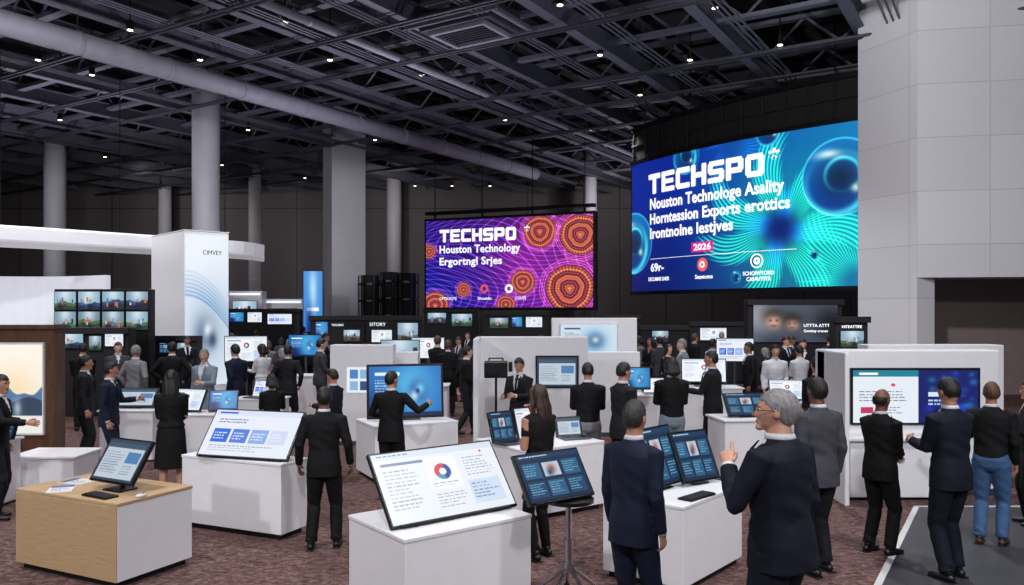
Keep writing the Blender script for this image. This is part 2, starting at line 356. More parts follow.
def make_figure(pose,outfit,hair,res):
    key=(pose,outfit,hair,res)
    if key in FIG: return FIG[key]
    P=POSES[pose]; lean=-P.get('lean',1.5)*D2R
    vox={'hi':.0075,'mid':.011,'lo':.017}[res]; voxc=vox*1.2
    fem=outfit in('dress','wcasual')
    RL=rotm(lean,0,0); piv=np.array([0,0,.95])
    def T(p):
        p=np.atleast_2d(np.array(p,float)); k=np.clip((p[:,2]-.85)/.2,0,1)[:,None]
        q=(p-piv)@RL.T+piv; return p*(1-k)+q*k
    def T1(p): return T(p)[0]
    sw=.165 if fem else .183; ch=.9 if fem else 1.0
    HC=T1((0,.012,1.632)); RH=rotm(P.get('hp',-3)*D2R,0,P.get('hy',0)*D2R)@RL
    def TH(V): return np.array(V)@RH.T+HC
    body=MB()
    def rings(L,n=20):
        V=[];Fc=[]
        for (z,rx,ry,y) in L:
            for j in range(n):
                t=2*math.pi*j/n; c=math.cos(t);s_=math.sin(t); e=.85
                V.append((math.copysign(abs(c)**e,c)*rx,y+math.copysign(abs(s_)**e,s_)*ry,z))
        k=len(L)
        for i in range(k-1):
            for j in range(n): Fc.append((i*n+j,i*n+(j+1)%n,(i+1)*n+(j+1)%n,(i+1)*n+j))
        Fc.append(tuple(range(n))[::-1]); Fc.append(tuple((k-1)*n+j for j in range(n)))
        return T(V),Fc
    tor=[(.82,.13,.09,0),(.90,.16,.11,-.005),(.98,.155 if not fem else .165,.108,0),(1.08,.135 if not fem else .12,.095,.0),(1.2,.15 if not fem else .135,.105,0),(1.31,.165*ch,.112,0),(1.39,.16*ch,.098,-.008),(1.44,.12*ch,.08,-.012),(1.475,.062,.062,-.01),(1.53,.054,.058,0),(1.58,.05,.055,.008)]
    body.add(*rings(tor))
    Vh,Fh=ellip((0,0,0),(1,1,1),28,20); Vh=np.array(Vh)
    x,y,z=Vh[:,0].copy(),Vh[:,1].copy(),Vh[:,2].copy()
    lo=np.clip(-z,0,1); X_=x*.076*(1-.30*lo**1.3); Y_=np.where(y>0,y*.090*(1+.05*lo),y*.100*(1-.25*lo)); Z_=z*.118
    Y_=np.where((y>0)&(z<-.55),Y_+.012,Y_)
    for sx in(-.031,.031):
        dd=(X_-sx)**2+(Z_-.010)**2; Y_-=np.where(y>0,.009*np.exp(-dd/.00020),0)
    body.add(TH(np.stack([X_,Y_,Z_],-1)),Fh)
    v,f=limb([(0,.082,.018),(0,.094,-.005),(0,.104,-.026)],[.007,.009,.012],8); body.add(TH(v),f)
    for c_,r_ in(((0,.090,-.030),(.016,.012,.008)),((0,.086,-.058),(.024,.010,.009)),((0,.076,-.092),(.028,.022,.020))):
        v,f=ellip(c_,r_,12,8); body.add(TH(v),f)
    for sx in(-1,1):
        v,f=ellip((sx*.077,-.004,-.006),(.010,.018,.030),10,8); body.add(TH(v),f)
        v,f=ellip((sx*.030,.078,.030),(.020,.010,.006),10,6); body.add(TH(v),f)
    fingers=[];arms={}
    for nm,sg in(('L',-1),('R',1)):
        S=T1((sg*sw,-.005,1.405)); w=P[nm]; W=T1((sg*w[0],w[1],w[2])) if w[2]>1 else np.array((sg*w[0],w[1],w[2]))
        el=P.get('elb',(.45,-.7,-.35))
        if w[2]<1 and pose=='finger': el=(.25,-1,-.2)
        E,W=ik(S,W,.285,.255,(sg*el[0],el[1],el[2]))
        arms[nm]=(S,E,W)
        body.add(*limb([S*1.0-np.array([sg*.03,0,0]),S,(S*.5+E*.5),E,E*.65+W*.35,W],[.045,.052,.044,.037,.038,.026],14))
        d=(W-E); d/=np.linalg.norm(d)
        up=np.array([0,1.,0]) if d[2]<-.75 else np.array([-sg*.3,-.1,1.]) if d[2]<.6 else np.array([0,-1.,.0])
        t=up-d*np.dot(up,d); t/=np.linalg.norm(t); n=np.cross(d,t)
        if n[0]*(-sg)<0: n=-n
        palm=W+d*.085
        body.add(*limb([W,W+d*.03,W+d*.07,palm],[(.026,.021),(.034,.018),(.041,.016),(.038,.014)],12,flat=n))
        curl={'finger':.35,'chin':.6}.get(pose,.42)
        for i,(off,ln) in enumerate(((.030,.068),(.010,.076),(-.010,.071),(-.029,.056))):
            base=palm+t*off-d*.012; a=0; p=base; pts=[p]; 
            cc=curl*(.05 if (pose=='finger' and nm=='L' and i==0) else (3.2 if pose=='finger' and nm=='L' else 1)); 
            for sgm in(.45,.32,.25):
                a+=cc; p=p+(d*math.cos(a)+n*math.sin(a)+t*off*1.5)*ln*sgm; pts.append(p)
            fingers.append(limb(pts,[.0095,.009,.008,.007],7))
        b=W+d*.025+t*.028; tk=.15 if (pose=='finger' and nm=='L') else .6
        dd=(d*.7+t*tk+n*.45); dd/=np.linalg.norm(dd); p1=b+dd*.038; d2=(d*.95+t*tk*.25+n*.4); d2/=np.linalg.norm(d2)
        fingers.append(limb([b,p1,p1+d2*.03],[.013,.0105,.009],7))
    st=P.get('stride',0); fx=P.get('feet',.10); legs={}
    for sg in(-1,1):
        Hp=np.array([sg*.088,0,.885]); fy=st*.5*(1 if sg<0 else -1)+(.04*sg if not st else 0); A=np.array([sg*fx,fy-.01,.085+ (0 if fy>=-.1 else st*.10)])
        K,A=ik(Hp,A,.425,.395,(sg*.05,1,0)); legs[sg]=(Hp,K,A,fy)
        body.add(*limb([Hp,Hp*.5+K*.5,K,K*.6+A*.4,A],[.086,.074,.052,.052,.034],14))
        body.add(*limb([A+np.array([0,-.02,-.045]),A+np.array([sg*.012,.06,-.052]),A+np.array([sg*.02,.13,-.062])],[.030,.032,.022],10))
    V,Fc=remesh(body,vox)
    inv=(V-HC)@RH; cen=inv[Fc].mean(1)
    mi=((np.abs(cen[:,0])<.024)&(cen[:,1]>.083)&(np.abs(cen[:,2]+.059)<.0085)).astype(int)
    if hair!='bald' : mi=np.where((cen[:,1]>.076)&(np.abs(np.abs(cen[:,0])-.031)<.019)&(np.abs(cen[:,2]-.030)<.005),2,mi)
    mb=MB(); mb.V=[tuple(v) for v in V]; mb.F=[tuple(dict.fromkeys(f)) for f in Fc.tolist()]; mb.M=mi.tolist()
    for v,f in fingers: mb.add(v,f,0)
    me=mb.mesh('person',True); 
    parts=[]; 
    for sg in(-1,1):
        m2=MB(); v,f=ellip((sg*.031,.070,.010),(.013,.010,.008),10,8); m2.add(TH(v),f,0); v,f=ellip((sg*.031,.0775,.010),(.0055,.0035,.0055),8,6); m2.add(TH(v),f,1)
        if res!='lo': parts.append(('eye',m2.mesh('eye',True),['eyew','eyed']))
    def wr(V,a=.003):
        x,y,z=V[:,0],V[:,1],V[:,2]
        s1=np.sin(z*29+y*17+2.5*np.sin(x*13+z*5)); s2=np.sin(z*41+x*27+2.5*np.sin(z*11+y*15))
        k=.25+1.0*np.exp(-((z-1.10)/.09)**2)+.9*np.exp(-((z-.48)/.08)**2)+1.0*np.exp(-((z-.14)/.06)**2)
        return V+np.stack([a*s1*k,a*s2*k,0*x],-1)
    if outfit!='dress':
        tr=MB(); tr.add(*rings([(.80,.10,.085,0),(.84,.165,.115,0),(.92,.178,.128,-.003),(1.0,.165,.118,0),(1.05,.150,.108,0)]))
        thin=outfit=='wcasual'
        for sg in(-1,1):
            Hp,K,A,fy=legs[sg]; q=.86 if thin else 1
            tr.add(*limb([Hp,Hp*.5+K*.5,K,K*.5+A*.5,A+np.array([0,-.004,.0])],[.102,.091*q,.073*q,.068*q,.064*q*q],16,caps=(1,0)))
        V,Fc=remesh(tr,voxc); V=wr(V,.004); parts.append(('trousers',ametal('trousers',V,Fc),['pants']))
    else:
        sk=MB(); sk.add(*rings([(.46,.20,.16,0),(.62,.195,.15,0),(.82,.185,.14,-.003),(.95,.178,.128,0),(1.06,.14,.11,0)])); V,Fc=remesh(sk,voxc); V[:,0]+=.012*np.sin(np.arctan2(V[:,1],V[:,0])*9)*np.clip((.9-V[:,2])*2,0,1)
        parts.append(('skirt',ametal('skirt',V,Fc),['jacket']))
    for sg in(-1,1):
        Hp,K,A,fy=legs[sg]; o=A
        m2=MB(); m2.add(*limb([o+np.array([0,-.045,-.047]),o+np.array([0,.0,-.045]),o+np.array([sg*.012,.08,-.050]),o+np.array([sg*.02,.15,-.058])],[(.036,.036),(.040,.038),(.045,.032),(.032,.025)],14,flat=np.array([0,0,1.])))
        m2.add(*limb([o+np.array([0,-.012,-.03]),o+np.array([0,-.008,.02])],[.040,.038],12,caps=(0,0)))
        m2.V=[(v[0],v[1],max(v[2],.002+(o[2]-.085))) for v in m2.V]
        m2.box((o[0]+sg*.008,o[1]+.04,.008+(o[2]-.085)),(.082,.245,.014),1,.006)
        parts.append(('shoe',m2.mesh('shoe',True),['shoe','sole']))
    jk=MB(); short=outfit in('casual','wcasual')
    hem=.79 if outfit=='suit' else (.66 if outfit=='coat' else .93 if short else 1.0)
    if fem: R_=[(hem,.182,.135,0),(1.0,.17,.122,0),(1.08,.14,.108,0),(1.2,.152,.12,0),(1.29,.172,.142,.01),(1.39,.172,.112,-.008),(1.44,.125,.088,-.012),(1.465,.075,.072,-.012)]
    else: R_=[(hem,.190,.140,0),(.93,.184,.138,0),(1.07,.160,.121,.003),(1.2,.174,.128,.005),(1.31,.190,.134,.003),(1.39,.186,.116,-.008),(1.44,.14,.095,-.012),(1.472,.082,.078,-.012),(1.49,.072,.070,-.010)]
    if short and not fem: R_=[(hem,.172,.128,0)]+R_[2:]
    R_=sorted(set(R_)); jk.add(*rings(R_))
    tee=(outfit=='wcasual' and res=='hi')
    for nm,sg in(('L',-1),('R',1)):
        S,E,W=arms[nm]; q=.84 if fem else 1
        if tee: jk.add(*limb([S-np.array([sg*.04,0,0]),S,S*.4+E*.6],[.055,.060*q,.052*q],14,caps=(1,0)))
        else: jk.add(*limb([S-np.array([sg*.04,0,-.0]),S,S*.5+E*.5,E,E*.55+W*.45,E*.04+W*.96],[.056*q,.067*q,.058*q,.051*q,.048*q,.041*q],16,caps=(1,0)))
    V,Fc=remesh(jk,voxc,3); 
    cen=V[Fc].mean(1); pc=(cen-piv)@RL+piv
    V=wr(V,.004)
    zb=1.14 if outfit in('suit','coat') else 1.30
    wv=(pc[:,2]-zb)*.26
    vm=(pc[:,1]>.03)&(pc[:,2]>zb)&(np.abs(pc[:,0])<wv)
    if fem: vm&=(pc[:,2]>1.34)
    tie=vm&(np.abs(pc[:,0])<.026)&(outfit=='suit')
    parts.append(('jacket',ametal('jacket',*sub(V,Fc,~vm)),['jacket']))
    sv,sf=sub(V,Fc,vm&~tie)
    if len(sf): parts.append(('shirt',ametal('shirt',sv,sf),['skin' if fem else 'shirt']))
    tv,tf=sub(V,Fc,tie)
    if len(tf): parts.append(('tie',ametal('tie',tv,tf),['tie']))
    if not fem:
        m2=MB(); 
        m2.add(*rings([(1.478,.071,.072,-.008),(1.512,.062,.066,-.002),(1.516,.058,.062,-.002)])); parts.append(('shirt_collar',m2.mesh('shirt_collar',True),['shirt']))
        if outfit in('suit','coat') and res!='lo':
            for sg in(-1,1):
                m2=MB(); pp=[(sg*.070,.062,1.475),(sg*.085,.110,1.40),(sg*.068,.143,1.30),(sg*.012,.150,1.15),(sg*.045,.154,1.30),(sg*.052,.118,1.42)]
                pp=T(pp); q=np.array([0,.010,0]); V2=list(pp)+list(pp+q)
                m2.add(V2,[tuple(range(6)),tuple(range(11,5,-1))]+[(i,(i+1)%6,(i+1)%6+6,i+6) for i in range(6)]); parts.append(('lapel',m2.mesh('lapel'),['jacket']))
            for nm in('L','R'):
                S,E,W=arms[nm]; m2=MB(); m2.add(*limb([E*.10+W*.90,W+(W-E)*.02],[.034,.032],12,caps=(0,0))); parts.append(('shirt_cuff',m2.mesh('shirt_cuff',True),['shirt']))
    if hair!='bald':
        Vq,Fq=ellip((0,-.012,.012),(.0815,.0995,.112),56,44) if res=='hi' else ellip((0,-.012,.012),(.0815,.0995,.112),32,24)
        Vq=np.array(Vq); Fq2=tri4(Fq)
        if hair in('long','mid'):
            m2=MB(); m2.add(Vq,Fq); ln=-.30 if hair=='long' else -.14
            m2.add(*limb([(0,-.03,.03),(0,-.050,-.05),(0,-.068,-.12),(0,-.072,min(ln*.7,-.125)),(0,-.066,min(ln,-.15))],[(.085,.075),(.092,.058),(.10,.045),(.095,.035),(.055,.02)],18,flat=np.array([0,1.,0])))
            for sg in(-1,1): m2.add(*limb([(sg*.062,.03,.07),(sg*.080,.022,.0),(sg*.088,.005,-.09),(sg*.085,.0,min(ln*.75,-.11))],[.020,.022,.024,.015],10))
            Vq,Fq2=remesh(m2,max(vox,.009)); Vq=Vq+np.stack([.004*np.sin(Vq[:,1]*90+Vq[:,2]*20),.004*np.sin(Vq[:,0]*120+Vq[:,2]*12),0*Vq[:,0]],-1)
            c=Vq[Fq2].mean(1); keep=~((c[:,1]>.035)&(c[:,2]<.055)&(np.abs(c[:,0])<.062))
        else:
            rg=np.random.RandomState(3); az=np.arctan2(Vq[:,0],Vq[:,1]+.03)
            r_=1+.016*np.sin(az*17+Vq[:,2]*30)+.014*np.sin(az*31+Vq[:,2]*60+1)+rg.uniform(-.016,.016,len(Vq))+.03*np.clip(Vq[:,2]/.11,0,1)*np.clip(Vq[:,1]/.08,0,1); Vq=Vq*r_[:,None]
            c=Vq[Fq2].mean(1); zh=np.interp(c[:,1],[-.11,-.04,-.012,.015,.045,.09],[-.075,-.062,-.02,.012,.055,.066])
            if hair=='receding': zh=np.interp(c[:,1],[-.11,-.04,-.012,.015,.045,.09],[-.065,-.055,-.015,.03,.09,.2])
            keep=c[:,2]>zh+rg.uniform(-.006,.006,len(c))
    else:
        Vq,Fq=ellip((0,-.014,.0),(.081,.097,.095),28,20); Vq=np.array(Vq); Fq2=tri4(Fq); c=Vq[Fq2].mean(1)
        keep=(c[:,2]>np.interp(c[:,1],[-.11,-.04,-.01],[-.06,-.05,.0]))&(c[:,2]<.03)&(c[:,1]<.0)
    v,f=sub(Vq,Fq2,keep); parts.append(('hair',ametal('hair',TH(v),f),['hair']))
    FIG[key]=(me,parts,(HC,RH)); return FIG[key]
CM={}
def cm(rgb,rough=.8,kind='cloth'):
    k=(rgb,kind)
    if k not in CM:
        if kind=='cloth': CM[k]=mat('cloth',rgb,rough,var=.12,scale=9,bump=.35,bscale=9,spec=.3)
        elif kind=='skin': CM[k]=mat('skin',rgb,.5,var=.05,scale=20)
        elif kind=='hair': CM[k]=mat('hair',rgb,.5,var=.35,scale=60,bump=.3,bscale=220,stretch=(1,1,.25))
        else: CM[k]=mat(kind,rgb,.4)
    return CM[k]
EYEW=mat('eye_white',(.85,.83,.8),.3); EYED=mat('eye_iris',(.08,.05,.04),.2)
C_=dict(black=(.035,.035,.045),navy=(.075,.105,.19),dnavy=(.045,.065,.125),gray=(.26,.26,.29),lgray=(.50,.50,.52),char=(.09,.09,.11),bluegray=(.50,.55,.60),jeans=(.26,.38,.54),brown=(.25,.18,.13),white=(.85,.85,.87),red=(.5,.10,.10),tan=(.45,.38,.31),blue=(.12,.20,.42))
CN=dict(black='black',navy='navy blue',dnavy='dark navy',gray='grey',lgray='light grey',char='charcoal',bluegray='pale blue-grey',jeans='denim',brown='brown',white='white',red='dark red',tan='tan',blue='blue')
HAIRC=dict(dark=(.08,.06,.05),brown=(.20,.12,.08),gray=(.50,.49,.49),dgray=(.19,.18,.18),blond=(.55,.42,.28),lbrown=(.33,.23,.16))
SKINS=[(.80,.60,.50),(.72,.52,.42),(.62,.43,.34),(.45,.30,.23),(.84,.66,.57)]
OUTN=dict(suit='suit',coat='long coat',casual='jacket',wcasual='top',dress='dress')
POSN=dict(stand='arms down',wide='standing squarely',phone='hands raised',clasp='hands clasped',talk='gesturing',reach='reaching forward',reachside='touching monitor',chin='hand at chin',finger='raising one finger',walk='walking',pocket='hands at pockets',hips='hands on hips')
PPL=[]
def person(x,y,H,yaw,pose='stand',outfit='suit',top='black',bottom=None,hair='short',hc='dark',skin=1,res='mid',shirt='white',tie='dnavy',shoe='black',extra='',group=None,wd=1.0):
    me,parts,hd=make_figure(pose,outfit,hair,res)
    bottom=bottom or top; s=H/1.75
    SK=cm(SKINS[skin],kind='skin'); LP=cm(tuple(a*b for a,b in zip(SKINS[skin],(.85,.62,.62))),kind='skin'); HR=cm(HAIRC[hc],kind='hair')
    M=dict(skin=SK,lips=LP,jacket=cm(C_[top]),pants=cm(C_[bottom]),shirt=cm(C_[shirt]),tie=cm(C_[tie]),hair=HR,shoe=cm(C_[shoe],kind='leather'),sole=cm((.05,.05,.05),kind='leather'),eyew=EYEW,eyed=EYED)
    if len(me.materials)==0:
        for _ in range(3): me.materials.append(SK)
    lab='person in %s %s'%(CN[top],OUTN[outfit])
    if bottom!=top and outfit!='dress': lab+=', %s trousers'%CN[bottom]
    lab+=', '+POSN[pose]+extra
    o=bpy.data.objects.new('person',me); COL.objects.link(o); o.location=(x,y,0); o.rotation_euler=(0,0,yaw*D2R); o.scale=(s*wd,s*wd,s)
    o['label']=lab; o['category']='person'; PPL.append((x,y))
    if group: o['group']=group
    for sl,m in zip(o.material_slots,(SK,LP,HR)): sl.link='OBJECT'; sl.material=m
    for nm,pm,sls in parts:
        if len(pm.materials)==0:
            for k in sls: pm.materials.append(M[k])
        c=bpy.data.objects.new(nm,pm); COL.objects.link(c); c.parent=o
        for sl,k in zip(c.material_slots,sls): sl.link='OBJECT'; sl.material=M[k]
    return o,hd
# ------------------------------------------------------------------ people
person(X(324,8.07),8.07,1.62,4,pose='wide',top='black',hc='dark',skin=3,res='hi')
person(X(391,10.2),10.2,1.62,-15,pose='reachside',top='black',hc='dark',skin=1,res='hi')
person(X(633,5.5),5.5,1.78,-42,pose='stand',top='navy',hc='dgray',hair='short',skin=1,res='hi',wd=.93)
o,hd=person(X(782,4.8),4.8,1.92,42,pose='finger',top='dnavy',hc='gray',skin=0,res='hi',extra=', wearing glasses',wd=1.15)
HC,RH=hd; g=MB()
for sg in(-1,1):
    pts=[(sg*.032+.024*math.cos(t),.099,.008+.018*math.sin(t)) for t in np.linspace(0,2*math.pi,17)]
    v,f=limb(pts,[.0022]*17,6,caps=(0,0)); g.add(np.array(v)@RH.T+HC,f)
    v,f=limb([(sg*.056,.098,.012),(sg*.079,.085,.012),(sg*.083,-.01,.01)],[.0022]*3,6); g.add(np.array(v)@RH.T+HC,f)
v,f=limb([(-.009,.1,.012),(.009,.1,.012)],[.002]*2,6); g.add(np.array(v)@RH.T+HC,f)
obj('glasses',g,BLACK,o)
person(X(819,7.3),7.3,1.78,20,pose='stand',top='gray',bottom='char',hc='dark',skin=3,res='hi')
person(X(880,7.9),7.9,1.62,-62,pose='clasp',top='black',hair='bald',hc='dark',skin=3,res='hi')
person(X(951,7.15),7.15,1.79,18,pose='phone',top='dnavy',hc='dark',skin=1,res='hi')
person(X(991,8.2),8.2,1.66,-40,pose='talk',outfit='casual',top='black',bottom='jeans',hc='lbrown',hair='receding',skin=1,res='hi',shoe='brown')
person(X(1032,8.9),8.9,1.62,60,pose='talk',outfit='casual',top='char',bottom='black',hc='dark',skin=1)
person(X(540,7.75),7.75,1.68,35,pose='chin',outfit='wcasual',top='black',bottom='black',hair='long',hc='brown',skin=1,res='hi')
person(X(588,10.6),10.6,1.70,5,pose='phone',outfit='casual',top='black',bottom='lgray',hc='dark')
person(X(622,10.1),10.1,1.74,-65,pose='clasp',top='char',hc='dark')
person(X(672,10.9),10.9,1.75,10,pose='phone',outfit='casual',top='black',bottom='bluegray',hc='dark',hair='mid')
person(X(713,12.1),12.1,1.78,60,pose='talk',top='char',hc='dark')
person(X(171,10.0),10.0,1.65,12,pose='clasp',outfit='dress',top='black',hair='long',hc='dark',skin=0)
person(X(109,11.4),11.4,1.66,-80,pose='talk',top='navy',hc='dark')
person(X(84,12.4),12.4,1.70,-60,pose='stand',top='char',hc='dark')
person(X(135,15),15,1.74,-20,pose='pocket',top='lgray',hc='gray')
person(X(83,16),16,1.74,30,pose='clasp',top='black',hc='dark')
person(X(172,15.6),15.6,1.78,10,pose='hips',top='black',hc='dark')
person(X(205,14),14,1.72,170,pose='talk',outfit='coat',top='bluegray',bottom='lgray',hc='gray',skin=0)
person(X(236,15),15,1.76,60,pose='walk',top='navy',hc='dark',skin=0)
person(X(288,15.5),15.5,1.72,-10,pose='pocket',top='char',hc='dark')
person(X(334,11.5),11.5,1.55,70,pose='phone',top='dnavy',hc='dark')
person(X(272,11.8),11.8,1.46,20,pose='phone',outfit='wcasual',top='black',hair='mid',hc='dark')
person(X(-4,9.2),9.2,1.66,-80,pose='reach',outfit='casual',top='black',bottom='char',hc='dark')
person(X(818,11.3),11.3,1.74,15,pose='clasp',top='black',hc='dark')
person(X(520,12.4),12.4,1.66,150,pose='phone',top='char',hc='dark')
# ------------------------------------------------------------------ room
def quad(name,pts,mt,uv,kind='structure',cat=None,label=None):
    me=bpy.data.meshes.new(name); me.from_pydata(pts,[],[tuple(range(len(pts)))]); me.materials.append(mt)
    u=me.uv_layers.new(name='UVMap')
    for i,c in enumerate(uv): u.data[i].uv=c
    return obj(name,me,None,kind=kind,label=label,cat=cat)
CEIL=13.0
obj('floor',MB().box((0,24,-.1),(70,58,.2)),CARPET,kind='structure',label='muted red-brown patterned exhibition carpet',cat='floor')
quad('wall_back',[(-35,52,0),(35,52,0),(35,52,CEIL),(-35,52,CEIL)],WALLB,[(0,0),(70,0),(70,13),(0,13)],label='brown-grey panelled hall wall',cat='wall')
quad('wall_left',[(-35,-4,0),(-35,52,0),(-35,52,CEIL),(-35,-4,CEIL)],WALLB,[(0,0),(56,0),(56,13),(0,13)],label='brown-grey panelled hall wall',cat='wall')
quad('ceiling',[(-35,-4,CEIL),(35,-4,CEIL),(35,52,CEIL),(-35,52,CEIL)],DECK,[(0,0),(1,0),(1,1),(0,1)],label='dark metal roof deck',cat='ceiling')
def wallbox(name,a,b,z0,z1,th,mt,label):
    a=Vector((a[0],a[1],0)); b=Vector((b[0],b[1],0)); d=(b-a); L=d.length; d.normalize(); n=Vector((-d.y,d.x,0))
    V=[];pts=[a,b,b+n*th,a+n*th]
    for z in(z0,z1):
        for p in pts: V.append((p.x,p.y,z))
    fs=[(0,1,5,4),(1,2,6,5),(2,3,7,6),(3,0,4,7),(4,5,6,7),(3,2,1,0)]
    me=bpy.data.meshes.new(name); me.from_pydata(V,[],fs); me.materials.append(mt); u=me.uv_layers.new(name='UVMap')
    dims=[L,th,L,th]; k=0
    for fi,f in enumerate(fs):
        for j,vi in enumerate(f):
            if fi<4: u.data[k].uv=((0,dims[fi],dims[fi],0)[j],(z0,z0,z1,z1)[j])
            else: u.data[k].uv=(0,0)
            k+=1
    return obj(name,me,None,kind='structure',label=label,cat='wall')
pA=(X(858,22),22);pB=(X(917,20.2),20.2);pC=(X(917,20.2)+9,18.6)
wallbox('wall_right',pA,pB,0,CEIL,.6,WALLR,'pale grey stone-panelled wall')
wallbox('wall_right_upper',pB,pC,3.22,CEIL,1.5,WALLR,'pale grey stone-panelled overhanging wall')
wallbox('wall_right_recess',(X(905,22),23.2),(X(905,22)+10,21.8),0,3.3,.4,mat('beige_recess',(.50,.44,.42),.7,var=.05),'beige recessed wall under an overhang')
quad('floor_walkway',[(4.95,9.75,.004),(2.35,5.6,.004),(14,5.6,.004),(14,9.75,.004)],CONC,[(0,0)]*4,label='grey smooth walkway floor',cat='floor')
mbx=MB(); 
for a,b in(((4.93,9.75),(2.33,5.6)),((14,9.75),(4.93,9.75))):
    a=Vector(a+(0,));b=Vector(b+(0,));d=(b-a).normalized();n=Vector((-d.y,d.x,0))*.03; u1=Vector((0,0,.004)); u2=Vector((0,0,.009))
    mbx.add([a+n+u1,a-n+u1,b-n+u1,b+n+u1,a+n+u2,a-n+u2,b-n+u2,b+n+u2],[(0,1,5,4),(1,2,6,5),(2,3,7,6),(3,0,4,7),(4,5,6,7)])
obj('trim_1',mbx,WLINE,kind='structure',label='white edging strip between carpet and walkway',cat='trim')
# ------------------------------------------------------------------ ceiling structure
tn=[2]
DA=Vector((math.sin(32*D2R),math.cos(32*D2R),0)); DB=Vector((-math.cos(32*D2R),math.sin(32*D2R),0))
def clip(p,d,x0=-34.5,x1=34.5,y0=-3,y1=51.7):
    t0,t1=-1e9,1e9
    for pc,dc,a,b in((p.x,d.x,x0,x1),(p.y,d.y,y0,y1)):
        u=(a-pc)/dc;v=(b-pc)/dc; t0=max(t0,min(u,v)); t1=min(t1,max(u,v))
    return (p+d*t0,p+d*t1) if t1-t0>1 else None
def trim(m,mt,label,cat,**k):
    obj('trim_%d'%tn[0],m,mt,kind='structure',label=label,cat=cat,**k); tn[0]+=1
def ibeam(a,b,z,h,w,mt,label):
    d=(b-a); L=d.length; ang=math.atan2(d.y,d.x); c=(a+b)/2
    m=MB(); m.box((0,0,0),(L,w*.15,h)); m.box((0,0,h/2),(L,w,h*.08)); m.box((0,0,-h/2),(L,w,h*.08))
    trim(m,mt,label,'beam',loc=(c.x,c.y,z),rz=ang)
def truss(a,b,z,h,w,mt,label,step=1.0):
    d=(b-a); L=d.length; ang=math.atan2(d.y,d.x); c=(a+b)/2; m=MB()
    for zz in(-h/2,h/2): m.box((0,0,zz),(L,w,.12))
    n=int(L/step); 
    for i in range(n):
        x0=-L/2+i*L/n;x1=x0+L/n; s=1 if i%2 else -1
        m.cyl((x0,0,-s*h/2),(x1,0,s*h/2),.04,n=5)
    trim(m,mt,label,'roof truss',loc=(c.x,c.y,z),rz=ang)
origin=Vector((0,26,0))
for k in range(-11,12):
    r=clip(origin+DB*(k*3.4),DA)
    if r: ibeam(r[0],r[1],10.4,.5,.32,BEAM,'dark grey steel ceiling beam')
    r=clip(origin+DA*(k*3.4),DB)
    if r: truss(r[0],r[1],10.9,.9,.26,BEAM,'dark grey steel roof truss')
for k in range(-18,19):
    r=clip(origin+DB*(k*2.3+1.1),DA)
    if r: ibeam(r[0],r[1],12.0,.3,.2,BEAM2,'dark purlin under the roof deck')
for k in (-11,-7.5,-4.6,-2.2,.5,2.6,5.2,8.5,12):
    r=clip(origin+DB*k,DA)
    if r:
        m=MB(); 
        for o_ in(0,.18,.36): m.cyl((r[0].x+o_,r[0].y,9.95),(r[1].x+o_,r[1].y,9.95),.03,n=6)
        trim(m,BEAM,'bundle of thin conduit pipes','pipe')
for k in (-14,-9,-6,-3.4,1.4,4.1,7.5,10.3):
    r=clip(origin+DA*k,DB)
    if r:
        m=MB(); 
        for o_ in(0,.2): m.cyl((r[0].x,r[0].y+o_,9.85),(r[1].x,r[1].y+o_,9.85),.04,n=6)
        trim(m,BEAM2,'thin dark conduit pipes','pipe')
def duct(p0,p1,r,z,label='large round grey ventilation duct hung under the roof'):
    e=empty('ventilation_duct',label,'duct',(p0[0],p0[1],z)); a=Vector((0,0,0)); b=Vector((p1[0]-p0[0],p1[1]-p0[1],0)); m=MB().cyl(a,b,r,n=28)
    o=obj('duct_body',m,DUCT,e); o.data.shade_smooth()
    n=int(b.length/2.5)
    for i in range(n+1):
        c=a.lerp(b,i/n); dd=b.normalized()*.05; obj('joint_ring',MB().cyl(c-dd,c+dd,r*1.07,n=24),DUCT,e)
    for i in range(0,n+1,3):
        c=a.lerp(b,i/n); obj('hanger_rod',MB().cyl(c+Vector((0,0,r*.9)),c+Vector((0,0,CEIL-z)),.02,n=6),STEEL,e)
duct((-12.4-DA.x*6,19.4-DA.y*6),(1.15,41.0),.30,9.4)
duct((-6-DA.x*4,20-DA.y*4),(8.5,43.2),.12,10.0,label='slim pale pipe running under the roof beams')
e=empty('air_handling_unit','grey air handling unit with square grille hung from ceiling','hvac unit',(X(470,21.5),21.5,10.0),-32*D2R)
obj('housing',MB().box((0,0,.1),(2.3,1.5,.5),0,.04),BEAM2,e)
fr=MB()
for s_ in(-1,1): fr.box((0,s_*.60,-.21),(1.8,.12,.12),0,.02).box((s_*.84,0,-.21),(.12,1.1,.12),0,.02)
obj('collar',fr,DUCT,e)
g=MB()
for i in range(7): g.box((0,-.45+i*.15,-.19),(1.6,.05,.05))
obj('grille',g,BEAM2,e)
for i in(-1,1):
    obj('side_rail',MB().box((0,i*.95,-.05),(3.0,.08,.1)).box((i*1.4,0,-.05),(.08,1.9,.1)),BEAM,e)
    obj('pipe_coil',MB().cyl((i*1.25,-.9,.0),(i*1.25,.9,.0),.06,n=10),DUCT,e)
    for j in(-1,1): obj('hanger_rod',MB().cyl((i*1.1,j*.7,.3),(i*1.1,j*.7,3.0),.02,n=6),STEEL,e)
dl=None
